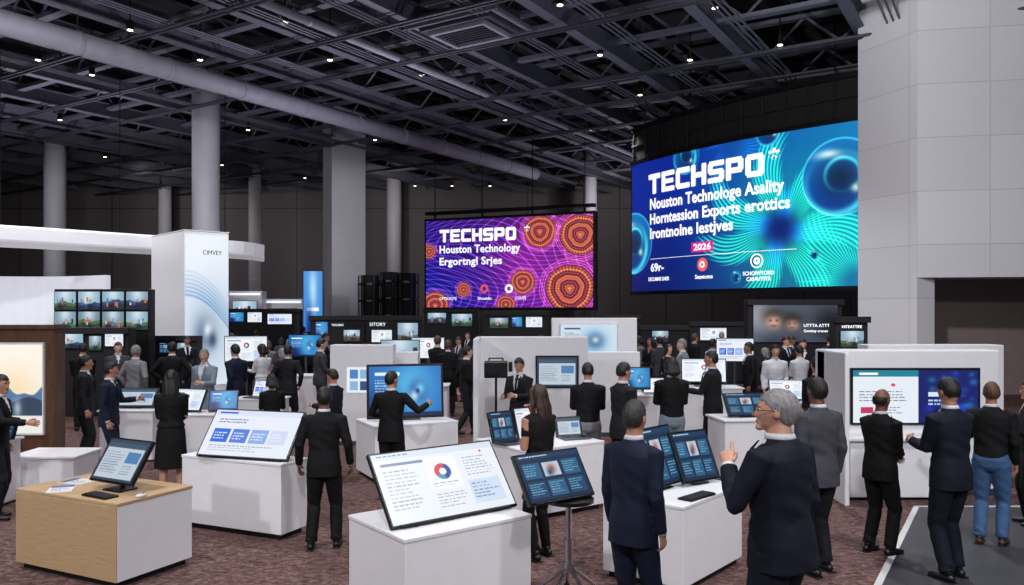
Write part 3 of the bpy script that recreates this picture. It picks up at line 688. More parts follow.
for (px,py) in [(92,75),(105,157),(222,165),(248,130),(285,22),(305,178),(422,75),(452,190),(160,205),(415,215),(600,55),(560,5),(715,8),(330,60),(130,30),(38,60),(60,120),(375,140),(505,120),(640,95),(690,60),(780,45),(590,130),(200,60),(490,215),(350,215)]:
    z=10.0; d=min(49,(z-CH)*F/(HY-py)); x=X(px,d)
    if dl is None:
        dl=empty('downlight','small round ceiling downlight, lit','lamp',(x,d,z),0,'ceiling downlights')
        obj('lamp_housing',MB().cyl((0,0,0),(0,0,.25),.09,n=14),BLACK,dl); obj('lamp_lens',MB().cyl((0,0,-.01),(0,0,.0),.075,n=14),LAMP,dl); obj('stem',MB().cyl((0,0,.25),(0,0,CEIL-z),.02,n=6),BLACK,dl)
    else: copy_tree(dl,(x,d,z))
def round_col(px,d,r):
    e=empty('column','round pale grey concrete hall column','column',(X(px,d),d,0))
    o=obj('shaft',MB().cyl((0,0,0),(0,0,CEIL),r,n=36),COLM,e); o.data.shade_smooth()
    obj('base_collar',MB().cyl((0,0,0),(0,0,.5),r*1.12,n=36),COLM2,e)
    for z in(4.2,7.4): obj('joint_band',MB().cyl((0,0,z),(0,0,z+.05),r*1.02,n=36),COLM2,e)
round_col(206,30,.50); round_col(55,38,.48); round_col(255,47,.36); round_col(394,49,.45); round_col(590,47,.4); round_col(165,50,.4)
def boxcol(px,d,w,psi):
    e=empty('column','square pale grey clad hall column','column',(X(px,d),d,0),psi*D2R)
    obj('shaft',MB().box((0,0,CEIL/2),(w,w,CEIL),0,.03),COLM2,e); obj('plinth',MB().box((0,0,.2),(w+.1,w+.1,.4),0,.02),COLM,e)
    for z in(3,6,9): obj('seam_band',MB().box((0,0,z),(w+.01,w+.01,.04)),COLM,e)
boxcol(344,39,1.65,-62)
# ------------------------------------------------------------------ big screens
def led(px0,d0,px1,d1,zb,zt,cv,curve,label):
    a=Vector((X(px0,d0),d0,0)); b=Vector((X(px1,d1),d1,0)); c=(a+b)/2; d=b-a; W=d.length; ang=math.atan2(d.y,d.x); H=zt-zb
    e=empty('video_wall',label,'video screen',(c.x,c.y,zb),ang)
    me=cv.mesh('screen',curve=curve,W=W,H=H); s=obj('screen',me,None,e,loc=(0,0,H/2))
    return e,W,H,s
cv=Canvas(700,356,(.03,.10,.42)); asp=1.96
u,v=cv.u,cv.v
mixk=np.clip((u-.25)*1.3,0,1)[...,None]
cv.a=np.array([.03,.15,.58])*(1-mixk)+np.array([.02,.50,.74])*mixk
cv.a*=(1-.45*np.clip(v-.3,0,1)*(1-.6*u))[...,None]
def fan(cx,cy,n,r0,r1,col,amp,ph=0):
    dx=(u-cx)*asp; dy=v-cy; r=np.hypot(dx,dy); a=np.arctan2(dy,dx)+.25*np.sin(r*5)
    seg=a*n/(2*math.pi)+ph; f=np.abs(seg-np.floor(seg)-.5)*2; jit=.5+.5*np.sin(np.floor(seg)*12.9898)
    end=r0+(r1-r0)*jit; k=np.clip((r-.05)*10,0,1)*np.clip((end-r)*9,0,1)*(f**1.3)
    cv.a+=(k*amp)[...,None]*np.array(col); return r
cv.glow(.78,.62,.42,(.03,.68,.66),asp,.75)
r=fan(.74,.62,100,.26,.72,(.20,.95,.45),.9); 
kk=(.9*np.exp(-(r/.17)**2))[...,None]; cv.a=cv.a*(1-kk)+kk*np.array([.02,.07,.42])
fan(.74,.62,60,.10,.30,(.10,.30,1.0),.8,.3)
fan(.99,.98,80,.25,.55,(.20,.95,.45),.7,.2); fan(.55,.02,50,.1,.3,(.1,.5,.9),.4)
def sphere(cx,cy,r):
    ddx=(u-cx)*asp; ddy=v-cy; d=np.hypot(ddx,ddy)/r; m=np.clip((1-d)*60*r,0,1)[...,None]; q=np.clip(d,0,1)
    top=np.clip(.5-.5*ddy/r,0,1)[...,None]
    body=np.array([.01,.20,.55])*(1-top)+np.array([.06,.50,.78])*top
    body=body*(1-.55*np.exp(-(q/.5)**2))[...,None]
    cres=np.exp(-((np.hypot(ddx/r+.10,ddy/r-.12)-.78)/.10)**2)*np.clip(.6+ddy/r*.8+ddx/r*.3,0,1); body=body+cres[...,None]*np.array([.25,.60,.40])
    inn=np.hypot(ddx/r-.05,ddy/r+.05); body=body+(np.exp(-((inn-.42)/.05)**2)*np.clip(.5-ddy/r,0,1))[...,None]*np.array([.25,.55,.45])
    rim=np.exp(-((d-.96)/.03)**2); body=body+rim[...,None]*np.array([.30,.50,.35])
    hl=np.exp(-(((ddx/r+.30)/.33)**2+((ddy/r+.60-.25*(ddx/r+.3)**2)/.11)**2)); body=body+hl[...,None]*np.array([.75,.55,.30])
    hl=np.exp(-(((ddx/r-.38)**2+(ddy/r-.30)**2)/.012)); body=body+hl[...,None]*np.array([.7,.6,.3])
    cv.a=cv.a*(1-m)+body*m
for s_ in((.94,.33,.25),(.015,.62,.25),(.335,.03,.14),(.70,-.03,.11),(.57,.92,.05),(.86,.80,.035)): sphere(*s_)
zb,zt=3.13,8.1; CUR=.55
E,W,H,S=led(632,31.7,860,24,zb,zt,cv,CUR,'huge curved blue LED video wall with event title, hung from roof')
def bmap(P,W=W,c=CUR,H=H):
    P=P.copy(); P[:,1]+=-c*(1-(2*P[:,0]/W)**2); P[:,2]-=H/2; return P
def bs(t,W=W): return (t-.5)*W
L=lambda s,t,z,w,h,**k: lettering(s,S,bs(t),z-zb,w,h,mapf=bmap,ext=.006,y=-.03,**k)
techno('TECHSPO',S,bs(.12),6.80-zb,5.4,.76,bmap)
L('*',.70,7.25,.40,.40,bold=.03)
L('Nouston Technologe Asality',.13,6.08,6.0,.56,bold=.024)
L('Horntession Exports erottics',.13,5.52,6.2,.54,bold=.024)
L('Irontnolne lestjves',.13,4.97,4.1,.54,bold=.024)
def curved_patch(parent,t0,t1,z0,z1,mt,name,n=8,off=-.02):
    V=[];Fc=[]
    for i in range(n+1):
        x=bs(t0+(t1-t0)*i/n); V+= [(x,off,z0-zb),(x,off,z1-zb)]
    for i in range(n): Fc.append((2*i,2*i+2,2*i+3,2*i+1))
    return obj(name,MB().add(bmap(np.array(V)),Fc),mt,parent)
curved_patch(S,.365,.47,4.45,4.80,MAG,'year_tag')
L('2026',.377,4.51,.80,.24,bold=.02)
def ringV(cx,cz,r,q,y): 
    n=28;V=[];Fc=[]
    for i in range(n):
        a=2*math.pi*i/n; V+=[(cx+r*math.cos(a),y,cz+r*math.sin(a)),(cx+r*q*math.cos(a),y,cz+r*q*math.sin(a))]
    for i in range(n): j=(i+1)%n; Fc.append((2*i,2*j,2*j+1,2*i+1))
    return np.array(V),Fc
def ringp(t,z,r,mt,q=.82):
    V,Fc=ringV(bs(t),z-zb,r,q,-.025); obj('emblem',MB().add(bmap(V),Fc),mt,S)
CORAL=mat('coral_emblem',(.9,.35,.35),.5,emit=.9)
curved_patch(S,.13,.80,4.33,4.345,TXTW,'divider_line')
L('69r-',.135,3.85,.75,.32,bold=.02); ringp(.42,4.0,.24,CORAL,.0); ringp(.655,4.02,.24,TXTW); ringp(.655,4.02,.12,TXTW,.3)
V,Fc=ringV(bs(.42),4.0-zb,.12,.5,-.035); obj('emblem',MB().add(bmap(V),Fc),TXTW,S)
L('DECUMNS LNER',.12,3.5,1.2,.14,bold=.005); L('Snantonss',.385,3.5,.8,.15,bold=.005); L('SCHOIWTORD',.60,3.55,1.15,.13,bold=.005); L('CASAUTSTR',.615,3.36,.9,.13,bold=.005)
def arc_box(parent,z0,z1,y0,y1,mt,name,n=16,ext=0.1,W=W,CUR=CUR):
    V=[];Fc=[]
    for i in range(n+1):
        x=(-.5+i/n)*(W+2*ext); b=-CUR*(1-(2*x/W)**2)
        V+=[(x,b+y0,z0),(x,b+y1,z0),(x,b+y1,z1),(x,b+y0,z1)]
    for i in range(n):
        a=4*i;b=a+4
        for j in range(4): Fc.append((a+j,b+j,b+(j+1)%4,a+(j+1)%4))
    Fc+=[(0,1,2,3),(4*n+3,4*n+2,4*n+1,4*n)]
    return obj(name,MB().add(V,Fc),mt,parent)
arc_box(E,-.12,H+.15,.03,.35,BLACK,'housing'); arc_box(E,-.14,-.01,-.03,.1,BLACK,'bezel'); arc_box(E,H+.01,H+.16,-.03,.1,BLACK,'bezel')
arc_box(E,H+.2,H+1.35,.15,.22,BLACKM,'header_cloth',ext=.05); arc_box(E,H+1.35,H+1.5,.0,.3,BLACK,'header_rail'); arc_box(E,H+.75,H+.83,.05,.13,BLACKM,'header_rail')
for i in range(13):
    x=(-.5+i/12)*W; b=-CUR*(1-(2*x/W)**2); obj('header_strut',MB().cyl((x,b+.1,H+.1),(x,b+.1,H+1.4),.04,n=6),BLACKM,E)
for i in(-.42,-.15,.15,.42): obj('hanging_cable',MB().cyl((i*W,-CUR*(1-4*i*i)+.1,H+1.4),(i*W,-CUR*(1-4*i*i)+.1,CEIL-zb),.03,n=6),BLACK,E)
cv=Canvas(640,326,(.10,.05,.32)); asp=1.9; u,v=cv.u,cv.v
cv.a=np.stack([.13+.34*u+.05*v,.06+.06*u,.42-.02*u+.12*v],-1)
cv.glow(.05,.95,.5,(.03,.10,.50),asp,.8); cv.glow(.25,.35,.35,(.16,.05,.42),asp,.6); cv.glow(.60,.45,.3,(.62,.15,.60),asp,.6)
fl=np.sin(v*120+14*np.sin(u*5+2*v)+6*np.sin(v*6+u*3)); fl2=np.sin(u*90+14*np.sin(v*5)+7*np.sin(u*4+v*5))
cv.a+=np.clip(fl-.72,0,1)[...,None]*np.array([.5,.7,1.6]); cv.a+=np.clip(fl2-.8,0,1)[...,None]*np.array([1.6,.6,1.4])
for (cx,cy,r) in((.70,.17,.17),(.93,.22,.21),(.87,.80,.25),(.60,.72,.13),(.50,.97,.10),(.06,.98,.16),(.02,.35,.08),(.24,.80,.08)):
    ddx=(u-cx)*asp; ddy=v-cy; d=np.hypot(ddx,ddy)/r; an=np.arctan2(ddy,ddx); dw=d+.025*np.sin(an*3)+.012*np.sin(an*8)
    thin=(.5+.5*np.sin(dw*46))**2; band=np.exp(-((dw-.88)/.09)**2)+.9*np.exp(-((dw-.52)/.09)**2)+1.1*np.exp(-(dw/.17)**2)
    dash=.8+.2*np.sin(an*40)
    colr=np.stack([.30+.62*band+.45*thin,.06+.42*band+.26*thin,.24+.05*band+.10*thin],-1)*dash[...,None]
    g_=np.exp(-np.clip(d-.95,0,9)**2/.01); a_=(g_*.95)[...,None]; cv.a=cv.a*(1-a_)+colr*a_
    cv.a+=(np.exp(-(d/1.0)**4)*.10)[...,None]*np.array([1,.5,.2])
    for q_ in(1.10,1.2,1.3): cv.a+=np.exp(-((dw-q_)/.02)**2)[...,None]*np.array([.8,.4,.5])*.6
zb2=2.52; zt2=6.6
E2,W2,H2,S2=led(426,38.,593,34.8,zb2,zt2,cv,0.0,'wide purple and orange LED video wall with event title')
L2=lambda s,t,z,w,h,**k: lettering(s,S2,(t-.5)*W2,z-H2/2,w,h,ext=.006,y=-.03,**k)
techno('TECHSPO',S2,(.09-.5)*W2,3.05-H2/2,3.9,.60); L2('*',.61,3.4,.28,.28,bold=.03); L2('Houston Technology',.09,2.42,4.1,.48,bold=.026); L2('Ergortngl Srjes',.09,1.86,3.2,.48,bold=.026)
L2('CPTSOOTE',.09,.35,.9,.13,bold=.01); L2('Snoutdo',.33,.35,.7,.14,bold=.01); L2('COUTS',.56,.35,.5,.13,bold=.01)
for t,mt_ in((.37,CORAL),(.52,TXTW)):
    V,Fc=ringV((t-.5)*W2,.85-H2/2,.2,.5,-.03); obj('emblem',MB().add(V,Fc),mt_,S2)
obj('housing',MB().box((0,.2,H2/2),(W2+.2,.35,H2+.25),0,.02),BLACK,E2); obj('header_rail',MB().box((0,.15,H2+.38),(W2+.1,.3,.14)),BLACKM,E2)
for i in(-.45,-.15,.15,.45):
    obj('header_strut',MB().cyl((i*W2,.15,H2),(i*W2,.15,H2+.4),.05,n=6),BLACKM,E2); obj('hanging_cable',MB().cyl((i*W2,.15,H2+.4),(i*W2,.15,CEIL-zb2),.02,n=6),BLACK,E2)
# ------------------------------------------------------------------ displays
def display(name,label,x,y,z,w,h,yaw,tilt,ui,stand='foot',lift=.03,group=None,bezel=.018,cat='monitor',frame=None):
    e=empty(name,label,cat,(x,y,z+.002),yaw*D2R,group); R=Matrix.Rotation(-tilt*D2R,3,'X'); fr=frame or BLACK
    o=Vector((0,0,lift)); c=o+R@Vector((0,.018,h/2))
    obj('housing',MB().box(c,(w+2*bezel,.034,h+2*bezel),0,.008,R=R),fr,e)
    sc=o+R@Vector((0,-.0025,h/2)); s=obj('screen',UIM[ui],None,e,loc=sc,scale=(w,1,h),rot=(-tilt*D2R,0,0))
    if stand=='easel':
        for sx in(-.32,.32):
            t=o+R@Vector((sx*w,.035,h*.72)); obj('stand_leg',MB().cyl(t,(sx*w*1.05,t.y+.06,.016),.012,n=8).cyl((sx*w*1.05,t.y+.06,.014),(sx*w*1.05,-.03,.014),.010,n=8),BLACK,e)
        obj('front_lip',MB().box(o+Vector((0,-.008,-.010)),(w*.9,.03,.016),0,.004),BLACK,e)
    elif stand=='foot':
        obj('stand_base',MB().box((0,.10,.008),(w*.42,.2,.014),0,.006),BLACK,e); t=o+R@Vector((0,.036,h*.45)); obj('stand_neck',MB().cyl((0,.13,.015),t,.022,n=12),BLACK,e)
    elif stand=='laptop':
        obj('keyboard_base',MB().box((0,-.13,.012),(w+2*bezel,.25,.018),0,.006),STEEL,e)
        k=MB(); 
        for r_ in range(4):
            for c_ in range(10): k.box(((c_-4.5)*w*.092,-.06-.032*r_,.023),(w*.078,.025,.004))
        obj('keys',k,BLACK,e); 
    elif stand=='pole':
        obj('stand_base',MB().cyl((0,.1,0),(0,.1,.02),.2,n=24),BLACK,e); obj('stand_neck',MB().cyl((0,.1,.02),o+R@Vector((0,.03,h*.5)),.03,n=12),STEEL,e); OBST.append((x,y,.25,.25))
    return e
def pbox(pxC,dC,pxL,pxR,psi,h,name,label,cat,mats=(WHITE,WHITE),top_t=.03,plinth=True,face=None,bev=.006):
    """rotated plinth: near corner, extents solved along its two sides"""
    ps=psi*D2R; r=Vector((math.cos(ps),math.sin(ps))); l=Vector((-math.sin(ps),math.cos(ps))); C=Vector((X(pxC,dC),dC))
    def ext(px,dr):
        k=(px-512)/F; return (k*C.y-C.x)/(dr.x-k*dr.y)
    w=ext(pxR,r); dp=ext(pxL,l); c=C+r*(w/2)+l*(dp/2)
    e=empty(name,label,cat,(c.x,c.y,0),ps); q=max(w,dp)*.6; OBST.append((c.x,c.y,q,q))
    pl=.06 if plinth else 0
    obj('body',MB().box((0,0,pl+(h-top_t-pl)/2),(w,dp,h-top_t-pl),0,bev),mats[0],e)
    obj('top',MB().box((0,0,h-top_t/2),(w+.012,dp+.012,top_t),0,.006),mats[1],e)
    if plinth: obj('plinth',MB().box((0,0,pl/2),(w-.08,dp-.08,pl)),BLACKM,e)
    if face is not None: obj('front_panel',MB().box((-w/2-.006,0,pl+(h-top_t-pl)/2),(.012,dp,h-top_t-pl-.004),0,.003),face,e)
    return e,w,dp
pbox(117,6.85,17,192,64,.74,'demo_plinth','white and oak demo plinth carrying a monitor','plinth',(WHITE,WOOD),face=WOOD)
pbox(281,8.3,182,307,66,.80,'demo_plinth','white demo plinth carrying a large tilted touch display','plinth')
pbox(405,5.75,349,531,38,.75,'demo_plinth','white demo plinth with large white-screened touch display','plinth')
pbox(683,6.7,603,742,50,.75,'demo_plinth','white demo plinth with two dark screens and keyboard','plinth')
display('monitor','black tilted monitor with grey page on screen',X(113,7.35),7.3,.74,.56,.40,-28,33,'gray','foot',lift=.10)
display('touch_display','large tilted touch display with blue cards on white',-2.90,8.56,.80,1.10,.56,-17,38,'cards','easel',cat='touch screen')
display('touch_display','large tilted touch display with charts on white',-.43,6.335,.75,1.16,.60,38,38,'light','easel',cat='touch screen')
display('touch_display','tilted touch display with dark blue dashboard',.415,6.50,.84,.66,.40,37,33,'dark','easel',cat='touch screen')
display('monitor','tilted screen with dark blue dashboard on a white plinth',1.42,7.34,.75,.60,.52,47,20,'dark','foot',lift=.05)
display('monitor','tilted screen with blue page beside a black keyboard',1.80,7.56,.75,.46,.46,34,24,'dark','foot',lift=.05)
KEYG=mat('key_grey',(.12,.12,.14),.5)
def keyboard(x,y,z,yaw,w=.40,label='black slim keyboard lying on a plinth'):
    e=empty('keyboard',label,'keyboard',(x,y,z),yaw*D2R); obj('body',MB().box((0,0,.010),(w,.14,.018),0,.005),BLACK,e)
    k=MB()
    for r_ in range(4):
        for c_ in range(12): k.box(((c_-5.5)*w*.078,-.045+.030*r_,.021),(w*.066,.024,.005))
    obj('keys',k,KEYG,e)
keyboard(1.63,7.05,.75,45); keyboard(X(90,6.95),7.12,.74,-30,.34)
m=MB(); v,f=ellip((0,0,.012),(.03,.052,.018),14,10); v=[(a,b,max(c,.0)) for a,b,c in v]; m.add(v,f); e=obj('computer_mouse',m,WHITE2,loc=(X(133,6.95),7.1,.74),rz=-30*D2R,label='white computer mouse on a plinth top',cat='mouse'); e.data.shade_smooth()
obj('scroll_wheel',MB().cyl((-.003,.025,.028),(.003,.025,.028),.007,n=10),BLACK,e)
def leaflet(x,y,z,yaw,label='white printed leaflet lying flat on plinth'):
    e=obj('leaflet',MB().box((0,0,.002),(.21,.297,.004)),WHITE,loc=(x,y,z),rz=yaw*D2R,label=label,cat='leaflet'); c=Canvas(40,56,(.9,.9,.92)); c.rect(0,0,1,.3,(.3,.4,.6)); c.lines(.1,.4,.9,.9,6,(.4,.4,.45)); me=c.mesh('page',mt=PRINT); obj('page',me,None,e,loc=(0,0,.0045),scale=(.2,1,.28),rot=(-math.pi/2,0,0))
leaflet(X(60,7.4),7.42,.74,20); leaflet(X(75,7.7),7.75,.74,70)
sx,sy=.47,6.64
e=empty('pedestal_table','small round pedestal table with chrome splayed base','table',(sx,sy,0))
obj('top',MB().cyl((0,0,.812),(0,0,.84),.21,n=36),BLACK,e); obj('post',MB().cyl((0,0,.3),(0,0,.812),.025,n=16).cyl((0,0,.28),(0,0,.5),.035,n=16),CHROME,e); obj('foot_hub',MB().cyl((0,0,.24),(0,0,.31),.05,n=16),CHROME,e)
for i in range(5):
    a=i*2*math.pi/5+.3; obj('spoke',MB().cyl((0,0,.28),(.28*math.cos(a),.28*math.sin(a),.055),.020,.014,n=8),CHROME,e); m=MB(); v,f=ellip((.28*math.cos(a),.28*math.sin(a),.027),(.026,.026,.026),10,8); obj('castor',m.add(v,f),BLACK,e)
pbox(524,9.0,476,604,35,.82,'counter','long white counter with laptops','counter')
display('laptop','open laptop with dark page on a white counter',-.08,9.55,.82,.32,.34,38,18,'dark','laptop',lift=.02,cat='laptop'); display('laptop','open laptop with pale page on a white counter',.22,9.80,.82,.32,.36,38,18,'light','laptop',lift=.02,cat='laptop')
display('laptop','open laptop with grey page near the counter end',.72,9.95,.82,.32,.22,20,18,'gray','laptop',lift=.02,cat='laptop')
pbox(375,11.0,356,458,28,.80,'counter','white counter carrying a large blue monitor','counter')
display('monitor','large monitor with bright blue picture',-1.54,11.62,.80,1.05,.72,16,6,'blue','foot',lift=.06,bezel=.035)
# ------------------------------------------------------------------ booths
def wall_booth(px0,px1,ytop,d,label,mt=WHITE,thick=.35,yaw=0,round_=.012,name='booth_wall',base=True):
    x0,x1=X(px0,d),X(px1,d); w=abs(x1-x0)/math.cos(yaw*D2R); h=Z(ytop,d)
    OBST.append(((x0+x1)/2,d+thick/2,w/2,thick/2+.1))
    e=empty(name,label,'booth',((x0+x1)/2,d+thick/2,0),yaw*D2R); obj('panel',MB().box((0,0,h/2),(w,thick,h),0,round_,seg=4),mt,e)
    if base: obj('plinth',MB().box((0,0,.04),(w+.03,thick+.03,.08),0,.01),BLACKM if mt is not WHITE else STEEL,e)
    return e,w,h,thick
def mounted(e,th,x,z,w,h,ui,bz=.02,fr=None):
    """a screen that is a part of the booth wall"""
    g=obj('monitor',MB().box((x,-th/2-.02,z),(w+2*bz,.04,h+2*bz),0,.006),fr or BLACK,e)
    obj('screen',UIM[ui],None,g,loc=(x,-th/2-.043,z),scale=(w,1,h)); return g
e,w,h,th=wall_booth(825,1000,350,10.4,'white booth wall with wide wall monitor and ledge',round_=.03)
mounted(e,th,.02,h-.60,1.62,.68,'split',.03)
obj('ledge',MB().box((-.35,-th/2-.20,.78),(1.3,.4,.05),0,.015),WHITE,e); obj('cabinet',MB().box((-.35,-th/2-.17,.40),(1.2,.33,.72),0,.01),WHITE,e); obj('side_panel',MB().box((-w/2+.03,-.35,h/2),(.06,.9,h),0,.02),WHITE,e)
wall_booth(868,1004,345,11.2,'plain white booth wall')
e,w,h,th=wall_booth(330,393,345,14.2,'white booth panel with printed product graphic')
c=Canvas(90,60,(.90,.93,.97)); 
for i in range(3):
    for j in range(2): c.rect(.08+i*.3,.1+j*.45,.32+i*.3,.45+j*.45,[(.3,.5,.75),(.55,.7,.85),(.2,.3,.5)][(i+j)%3])
obj('poster',c.mesh('poster'),None,e,loc=(.05,-th/2-.004,h-.62),scale=(.62,1,.45))
wall_booth(394,418,352,14.6,'narrow white booth panel')
e,w,h,th=wall_booth(476,588,337,13.4,'white cubicle wall with wall monitor')
mounted(e,th,.42,h-.58,.66,.48,'gray',.03)
obj('side_panel',MB().box((-w/2+.04,-.55,h/2),(.08,1.2,h),0,.01),WHITE,e)
e=empty('camera_rig','black camera on a slim pole stand','camera',(X(496,11.6),11.6,0)); OBST.append((X(496,11.6),11.6,.2,.2))
obj('pole',MB().cyl((0,0,.03),(0,0,1.42),.018,n=10),BLACK,e); obj('foot',MB().cyl((0,0,0),(0,0,.03),.17,n=24),BLACK,e); obj('camera_body',MB().box((0,0,1.54),(.34,.22,.24),0,.02),BLACK,e); obj('lens',MB().cyl((-.05,-.11,1.54),(-.05,-.20,1.54),.07,.08,n=20),BLACK,e); obj('handle',MB().box((0,0,1.70),(.22,.03,.02),0,.008).box((-.1,0,1.68),(.02,.03,.05)).box((.1,0,1.68),(.02,.03,.05)),BLACK,e); obj('side_monitor',MB().box((.21,-.02,1.58),(.06,.16,.14),0,.01),BLACK,e)
e,w,h,th=wall_booth(552,637,318,16.5,'white booth frame around a bright product display')
c=Canvas(120,70,(.80,.87,.92)); c.glow(.6,.6,.35,(.35,.6,.8)); c.glow(.62,.58,.22,(.25,.38,.5)); c.glow(.62,.55,.12,(.75,.84,.9)); c.rect(.06,.12,.35,.18,(.2,.3,.45)); c.lines(.06,.3,.35,.6,5,(.45,.55,.65),.35); UIM['prod']=c.mesh('prod')
mounted(e,th,-.12,h-.42,1.15,.58,'prod',.02,WHITE2)
wall_booth(556,640,352,15.2,'low white booth partition',thick=.3)
d=11.6; x1=X(54,d); x0=X(-30,d)
e=empty('booth_wall','walnut booth wall with glowing picture lightbox','booth',((x0+x1)/2,d+.15,0)); w=x1-x0; h=Z(325,d); OBST.append(((x0+x1)/2,d+.15,w/2,.3))
obj('panel',MB().box((0,0,h/2),(w,.3,h),0,.01),WOODD,e); obj('crown',MB().box((0,-.02,h-.03),(w+.04,.36,.06),0,.01),WOODD,e)
c=Canvas(160,170,(.95,.92,.86)); c.glow(.6,.15,.6,(1,.97,.92),.75); c.glow(.6,.50,.25,(.98,.84,.64),.75,al=.6)
hill=.52+.05*np.sin(c.u*9+1)+.02*np.sin(c.u*23); m_=(c.v>hill)&(c.v<.80); c.a[m_]=np.array([.34,.47,.62]); hill2=.62+.03*np.sin(c.u*11+2); m_=(c.v>hill2)&(c.v<.80); c.a[m_]=np.array([.20,.27,.36]); c.glow(.65,.72,.10,(.75,.8,.85),1.8,al=.8)
c.rect(0,.80,1,1,(.93,.92,.90)); c.lines(.1,.85,.8,.95,2,(.4,.4,.45),.4); c.blur(1)
obj('lightbox',MB().box((-.04,-.17,1.26),(w*.86,.06,1.34),0,.01),WHITE,e); obj('picture',c.mesh('picture'),None,e,loc=(-.04,-.203,1.26),scale=(w*.83,1,1.28))
def table(px,d,w,dp,h,yaw,label,cat='counter'): 
    OBST.append((X(px,d),d,w/2,dp/2))
    e=empty(cat,label,cat,(X(px,d),d,0),yaw*D2R); obj('body',MB().box((0,0,.03+(h-.06)/2),(w-.06,dp-.06,h-.06),0,.01),WHITE,e); obj('top',MB().box((0,0,h-.015),(w,dp,.03),0,.008),WHITE,e); return e
table(56,10.6,.87,.7,.52,0,'low white display cabinet beside walnut booth','cabinet')
table(-12,9.9,.6,.5,.80,0,'white counter holding a laptop')
display('laptop','open laptop with blue page at a booth',X(1,9.9),9.95,.80,.36,.24,-30,15,'dark','laptop',lift=.02,cat='laptop')
# smooth swept canopy
V=[]; n=40
for i in range(n+1):
    t=i/n; px=-140+404*t; d=20.6+7.4*t**1.5+ (1.0*max(0,(t-.93)/.07)**2)
    x=X(px,d)
    for (dx_,dy_,z_) in((0,.06,4.30),(0,0,4.36),(0,0,4.70),(0,.06,4.76),(-.8,2.6,4.76),(-.8,2.6,4.30)): V.append((x+dx_,d+dy_,z_))
Fc=[]
for i in range(n):
    a=6*i;b=a+6
    for j in range(6): Fc.append((a+j,b+j,b+(j+1)%6,a+(j+1)%6))
Fc+=[(5,4,3,2,1,0),tuple(range(6*n,6*n+6))]
e=empty('canopy','wide white swept slab canopy over a show stand','canopy',(0,0,0)); obj('slab',MB().add(V,Fc),mat('glowing_canopy_white',(.93,.93,.95),.5,emit=.28),e)  # slab material glows faintly, standing in for light falling on the canopy
for px,d in((0,23.8),(120,26),(225,28.0)):
    obj('hanging_cable',MB().cyl((X(px,d),d,4.75),(X(px,d),d,CEIL),.015,n=6),BLACK,e)
V=[];Fc=[];n=16
for i in range(n+1):
    t=i/n; px=-70+182*t; d=25.6+1.2*math.sin(t*math.pi)
    for (dy_,z_) in((0,0),(0,3.52),(.3,3.52),(.3,0)): V.append((X(px,26),d+dy_,z_))
for i in range(n):
    a=4*i;b=a+4
    for j in range(4): Fc.append((a+j,b+j,b+(j+1)%4,a+(j+1)%4))
Fc+=[(3,2,1,0),(4*n,4*n+1,4*n+2,4*n+3)]
e=empty('booth_wall','long curved white backlit stand backdrop','booth',(0,0,0)); obj('panel',MB().add(V,Fc),BACKLIT,e); OBST.append((X(20,26),26.2,3.2,1.2))
e,w,dp=pbox(184,22.0,151,229,42,4.62,'booth_tower','tall white booth tower with pale blue-grey product graphic','booth',(WHITE,WHITE),bev=.04)
c=Canvas(110,220,(.86,.91,.96)); u,v=c.u,c.v
c.glow(.3,.12,.5,(.95,.97,1),.5); c.glow(.6,.6,.3,(.66,.75,.84),.5,al=.7)
for k in range(7): c.a+=np.exp(-((v-.40-.22*u**2+.026*k)/.008)**2)[...,None]*np.array([-.36,-.25,-.12])*(.9-.11*k)
c.glow(.42,.66,.11,(.40,.48,.58),.5); c.glow(.52,.635,.05,(.92,.95,.98),.5); c.glow(.62,.70,.05,(.25,.32,.42),.5); c.a=np.clip(c.a,0,1)
obj('graphic',c.mesh('graphic'),None,e,loc=(0,-dp/2-.02,2.4),scale=(w*.96,1,4.2))
lettering('CIMVEY',e,-w*.1,3.95,w*.42,.12,mt=TXTD,y=-dp/2-.04)
d=19.5; e=empty('monitor_rack','dark rack holding a grid of bright picture monitors','monitor wall',(X(101,d),d+.2,0)); wt=X(149,d)-X(53,d); ztop=Z(289,d); zbt=Z(329,d); OBST.append((X(101,d),d+.2,wt/2,.3))
obj('rack',MB().box((0,0,ztop/2),(wt,.3,ztop),0,.02),BLACK,e)
for i in range(4):
    for j in range(2):
        ww=wt/4-.06; hh=(ztop-zbt)/2-.05; xx=-wt/2+(i+.5)*wt/4; zz=ztop-.04-(j+.5)*(ztop-zbt)/2
        g=obj('monitor',MB().box((xx,-.17,zz),(ww+.03,.05,hh+.03),0,.006),BLACK,e); obj('screen',UIM['pic%d'%((i*3+j*5)%10)],None,g,loc=(xx,-.20,zz),scale=(ww,1,hh))
def dark_booth(px0,px1,ytop,d,label,screens=(),thick=.4,txt=None,mt=DKBOOTH,yaw=0):
    e,w,h,th=wall_booth(px0,px1,ytop,d,label,mt,thick,yaw,.02); cxx=(X(px0,d)+X(px1,d))/2
    for (a,b,y0,y1,ui) in screens:
        xa,xb=X(a,d),X(b,d); mounted(e,th,(xa+xb)/2-cxx,Z((y0+y1)/2,d),xb-xa,(y1-y0)/F*d,ui,.02)
    for (s,a,y,wpx) in (txt or ()): lettering(s,e,X(a,d)-cxx,Z(y,d),wpx/F*d,None,y=-th/2-.055)
    obj('fascia',MB().box((0,-th/2+.0,h-.06),(w+.06,.2,.14),0,.01),mt,e)
    return e
dark_booth(54,128,328,18,'dark booth wall with monitors',[(58,84,334,348,'pic3'),(90,102,336,350,'pic5'),(106,124,334,346,'light')])
dark_booth(150,197,336,21.5,'dark booth wall with small screens',[(160,172,343,353,'dark'),(178,190,343,353,'pic1')])
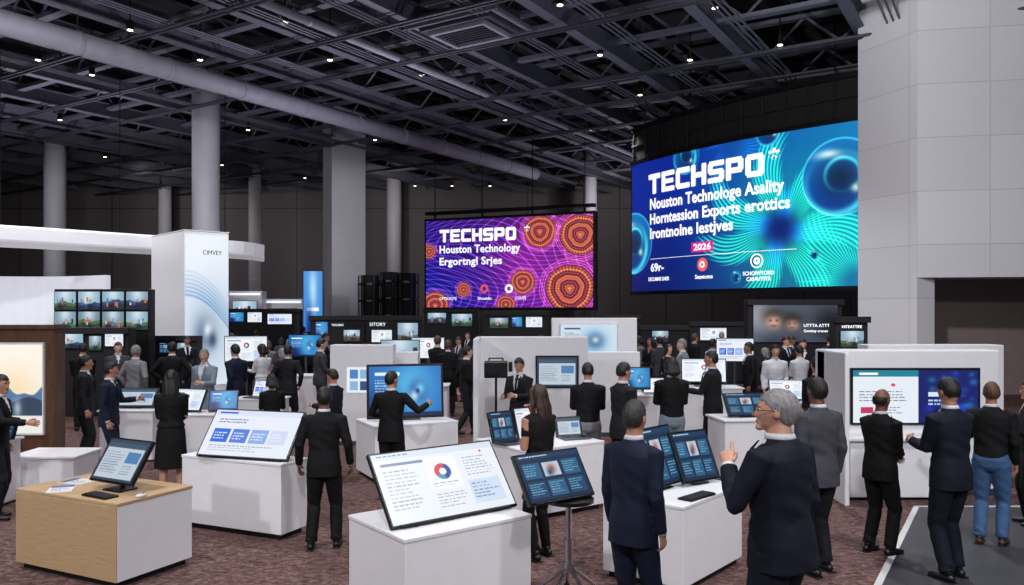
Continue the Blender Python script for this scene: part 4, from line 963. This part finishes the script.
dark_booth(228,300,309,30,'dark booth with lit panels',[(230,244,312,322,'blue'),(248,262,312,322,'light'),(268,292,314,324,'cards')])
dark_booth(310,364,316,25,'dark booth with signage',[(344,360,330,341,'pic2'),(316,328,322,340,'blue')],txt=[('TIDUSRX',332,326,12)])
dark_booth(366,421,316,23,'dark booth wall with two screens',[(398,418,323,343,'pic4'),(372,392,330,342,'light')],txt=[('SITORY',370,326,16)])
dark_booth(424,478,309,30,'dark booth with colourful monitors',[(428,446,313,323,'pic6'),(452,472,314,326,'pic7')])
dark_booth(484,548,312,28,'dark booth wall with small screens',[(490,508,318,328,'pic8'),(512,522,317,327,'blue'),(526,542,317,327,'light')])
dark_booth(600,640,316,27,'dark booth wall',[(612,622,320,328,'dark')])
dark_booth(640,688,326,24,'dark draped booth wall with small monitor',[(652,668,331,342,'pic9')])
dark_booth(690,752,322,26,'dark booth wall with monitor',[(700,726,328,340,'light')])
dark_booth(748,842,300,20.5,'dark booth with wide portrait video screen',[(753,837,305,342,'faces')],txt=[('UTTTA ATTTFE',803,327,30),('Gonttsy ersoes',803,333,24)])
dark_booth(836,868,317,18.2,'dark booth with monitor and sign',[(840,863,331,347,'pic4')],txt=[('HITEATTIFE',841,328,20)])
def tower(px,d,w,h):
    e=empty('stage_tower','tall black drum-shaped stage equipment tower','stage tower',(X(px,d),d,0))
    obj('core',MB().cyl((0,0,.1),(0,0,h),w*.42,n=28),BLACKM,e); obj('foot',MB().cyl((0,0,0),(0,0,.1),w*.6,n=28),BLACK,e)
    for k in range(5):
        z=(k+.6)*h/5.2; obj('ring',MB().cyl((0,0,z),(0,0,z+.10),w*.56,n=28),BLACK,e)
    for j in range(6):
        a=j*math.pi/3; obj('post',MB().cyl((w*.52*math.cos(a),w*.52*math.sin(a),.1),(w*.52*math.cos(a),w*.52*math.sin(a),h),.035,n=8),BEAM2,e)
tower(370,37,1.0,4.0); tower(389,38.2,1.0,4.2); tower(407,37,1.0,4.1)
e=empty('banner','tall lit blue banner on a stand','banner',(X(313,33),33,0)); obj('frame',MB().box((0,.03,2.05),(.84,.06,4.0),0,.01),BLACK,e); c=Canvas(40,90,(.25,.55,.85)); c.glow(.5,.3,.4,(.7,.88,.97)); c.rect(.2,.6,.8,.66,(1,1,1)); c.glow(.3,.9,.3,(.05,.2,.5)); obj('print',c.mesh('print'),None,e,loc=(0,-.005,2.75),scale=(.78,1,2.5)); obj('base',MB().box((0,0,.03),(1,.6,.06)),BLACK,e)
def white_kiosk(px0,px1,yt,d,label,ui=None):
    e,w,h,th=wall_booth(px0,px1,yt,d,label,thick=.6,round_=.05)
    obj('light_strip',MB().box((0,-th/2-.01,h-.12),(w*.9,.02,.08)),GRAPHW,e)
    if ui: mounted(e,th,0,h-.7,min(w*.7,1.2),.6,ui)
white_kiosk(228,262,291,31.5,'white rounded welcome stand','pic2'); white_kiosk(262,303,299,33,'white rounded stand with light strip','light')
white_kiosk(199,222,330,24.3,'white stand column with screen','blue')
table(752,11.6,1.15,.7,.86,8,'white counter with tilted display'); display('monitor','tilted display with blue page on a white counter',X(749,11.5),11.45,.86,.62,.34,10,35,'dark','foot',lift=.04)
table(786,13.6,1.0,.6,.86,0,'white counter with pale display'); display('monitor','tilted white display on a counter',X(788,13.5),13.5,.86,.56,.34,-10,30,'light','foot',lift=.04)
table(706,15.2,1.3,.6,.95,0,'white counter with bright monitor'); display('monitor','bright white monitor on a counter',X(704,15.1),15.1,.95,.80,.42,-8,12,'light','foot',lift=.10)
table(650,14.4,.9,.6,.90,0,'white counter with laptop')
display('laptop','open laptop with pale page on a counter',X(654,14.4),14.4,.90,.36,.25,0,15,'light','laptop',lift=.02,cat='laptop')
table(203,12.4,1.2,.6,.82,0,'white counter with two screens'); display('monitor','tilted pale display on a white counter',X(184,12.4),12.35,.82,.58,.34,-15,30,'light','foot',lift=.04); display('monitor','tilted blue display on a white counter',X(224,12.4),12.35,.82,.40,.30,10,25,'blue','foot',lift=.04)
table(134,12.9,.9,.6,.82,0,'white counter with grey display'); display('monitor','tilted display with grey page on a counter',X(136,12.9),12.8,.82,.64,.32,0,35,'gray','foot',lift=.04)
table(262,14.2,.9,.5,.85,0,'white counter with laptop'); display('laptop','open laptop with blue cards on a counter',X(262,14.2),14.2,.85,.40,.28,-20,20,'cards','laptop',lift=.02,cat='laptop')
display('monitor','large monitor on floor stand with bright picture',X(400,17),17,0,.8,.5,0,0,'pic7','pole',lift=1.25); display('monitor','monitor on floor stand with pale page',X(428,20),20,0,.8,.5,10,0,'light','pole',lift=1.2)
display('monitor','monitor on floor stand with blue picture',X(638,13),13.2,0,.45,.34,0,5,'blue','pole',lift=1.1)
display('monitor','monitor on floor stand with pale picture',X(246,18),18,0,.9,.55,10,0,'light','pole',lift=1.25); display('monitor','monitor on floor stand with photo',X(545,20),20,0,.8,.5,-10,0,'pic3','pole',lift=1.2)
display('monitor','monitor on floor stand with blue picture',X(305,19),19,0,.8,.5,-8,0,'blue','pole',lift=1.3); display('monitor','monitor on floor stand with pale page',X(735,18),18,0,.8,.5,-8,0,'cards','pole',lift=1.25)
table(605,17.9,1.6,.6,.95,0,'plain white counter behind a booth'); table(425,16.2,1.0,.6,.9,0,'plain white counter near dark booths'); table(300,18,1.3,.6,.95,0,'plain white counter among visitors')
# ------------------------------------------------------------------ crowd
random.seed(11)
crowd=[(64,19),(96,22),(62,24),(152,24),(187,20),(220,24),(246,21),(256,27),(268,21),(281,24),(297,20),(306,23),(263,17.5),(303,30),(340,26),(405,22),(414,27),(437,23),(448,18),(459,21),(468,26),(476,17.5),(490,23),(500,29),(596,23),(628,19),(640,22),(640,15.9),(660,19),(683,16.6),(694,22),(704,27),(722,24),(745,26),(757,22),(766,17.5),(778,24),(790,20),(803,17),(812,25),(820,20),(846,16),(775,15.2),(612,26),(585,28),(232,30),(445,31),(540,26),(850,21),(325,20.5),(437,16.8),(466,15.8),(530,16.5),(650,17.8),(712,17.8),(785,17.5),(830,17.5),(289,22),(320,17.4),(668,16.6),(750,16.6),(800,15),(283,16.8),(118,17)]
poses_=['stand','phone','talk','walk','clasp','pocket']
def free(x,y,r=.45):
    for (cx,cy,hx,hy) in OBST:
        if abs(x-cx)<hx+r and abs(y-cy)<hy+r: return False
    return all(math.hypot(x-a,y-b)>.85 for a,b in PPL)
for i,(px,d) in enumerate(crowd):
    fem=random.random()<.3
    pose=poses_[i%6]
    H=random.uniform(1.66,1.82) if not fem else random.uniform(1.58,1.70)
    top=random.choice(['black','black','char','dnavy','navy','gray','black','dnavy','char','gray','tan','lgray','white'])
    out='suit' if not fem else random.choice(['wcasual','dress'])
    if not fem and i%3==0: out='casual'
    if top in('tan','white') and out=='suit': out='casual'
    bot=top if out=='suit' else random.choice(['black','char','jeans','black'])
    if px==490: top,out,fem='red','dress',True
    hair='short' if not fem else 'mid'
    if fem: pose=['phone','stand'][i%2]
    yaw=random.choice([0,20,-30,60,-70,90,180,150,-150,-100]); hcc=random.choice(['dark','dark','brown','gray','lbrown']); sk=random.randrange(5); wd=random.uniform(.93,1.06)
    for dd in(0,.5,-.5,1,-1,1.5,-1.5,2,-2,2.6,-2.6,3.2,-3.2):
        y=d+dd; x=X(px,y)
        if free(x,y): 
            person(x,y,H,yaw,pose=pose,outfit=out,top=top,bottom=bot,hair=hair,hc=hcc,skin=sk,res='lo',group='visitors in the exhibition crowd',wd=wd); break
# ------------------------------------------------------------------ lights
def spot(x,y,z,tx,ty,tz,en,ang=110,col=(1,.97,.95),r=.25,blend=.8):
    l=bpy.data.lights.new('lamp','SPOT'); l.energy=en; l.spot_size=ang*D2R; l.spot_blend=blend; l.color=col; l.shadow_soft_size=r
    o=bpy.data.objects.new('spot_light',l); COL.objects.link(o); o.location=(x,y,z); o.rotation_euler=Vector((tx-x,ty-y,tz-z)).to_track_quat('-Z','Y').to_euler()
for x in(-13,-4.5,4.5):
    for y in(5,13,22,32): spot(x,y,9.6,x,y+.01,0,1650 if y<30 else 900,110,(.98,.97,1))
for x in(-20,-7,6): spot(x,42,9.3,x,51,4,600,130,(1,.95,.93))  # added spots without fixtures, to brighten the back wall
for x in(-9,0,8): spot(x,-2,7.5,x*.8,9,.5,1750,85,(.95,.96,1.0))
spot(-8,10,8.5,-13,24,3.6,3000,62,(.97,.97,1)); spot(3,9,8.5,11,20.5,6.5,4000,75,(.97,.97,1))  # added fill spots without fixtures: canopy side first, then right wall
spot(-9,19,6.5,-11.6,30,6.5,1100,45,(.97,.97,1)); spot(-5,27,6,-8.2,39,6,1300,40,(.97,.97,1)); spot(-19,28,6,-21.7,38,6,900,45,(.97,.97,1))  # unseen spots added to lighten three of the hall columns
for (x,y,z) in((-17,29,5.2),(-4,24,4.2),(6,40,4),(4,14,5.5),(-12,14,5)): spot(x,y,z,x,y+.5,12,1250,160,(.82,.82,1.0),.4)  # unseen upward spots, added to lift the ceiling beams out of the dark
w=bpy.data.worlds.new('w'); scene.world=w; w.use_nodes=True; w.node_tree.nodes['Background'].inputs[0].default_value=(.48,.49,.60,1); w.node_tree.nodes['Background'].inputs[1].default_value=.27
cd=bpy.data.cameras.new('cam'); cd.lens=F/1024*36; cd.sensor_width=36; cd.shift_y=17.5/1024; cd.clip_end=200
co=bpy.data.objects.new('camera',cd); COL.objects.link(co); co.location=(0,0,CH); co.rotation_euler=(math.pi/2,0,0); scene.camera=co
scene.view_settings.view_transform='Standard'
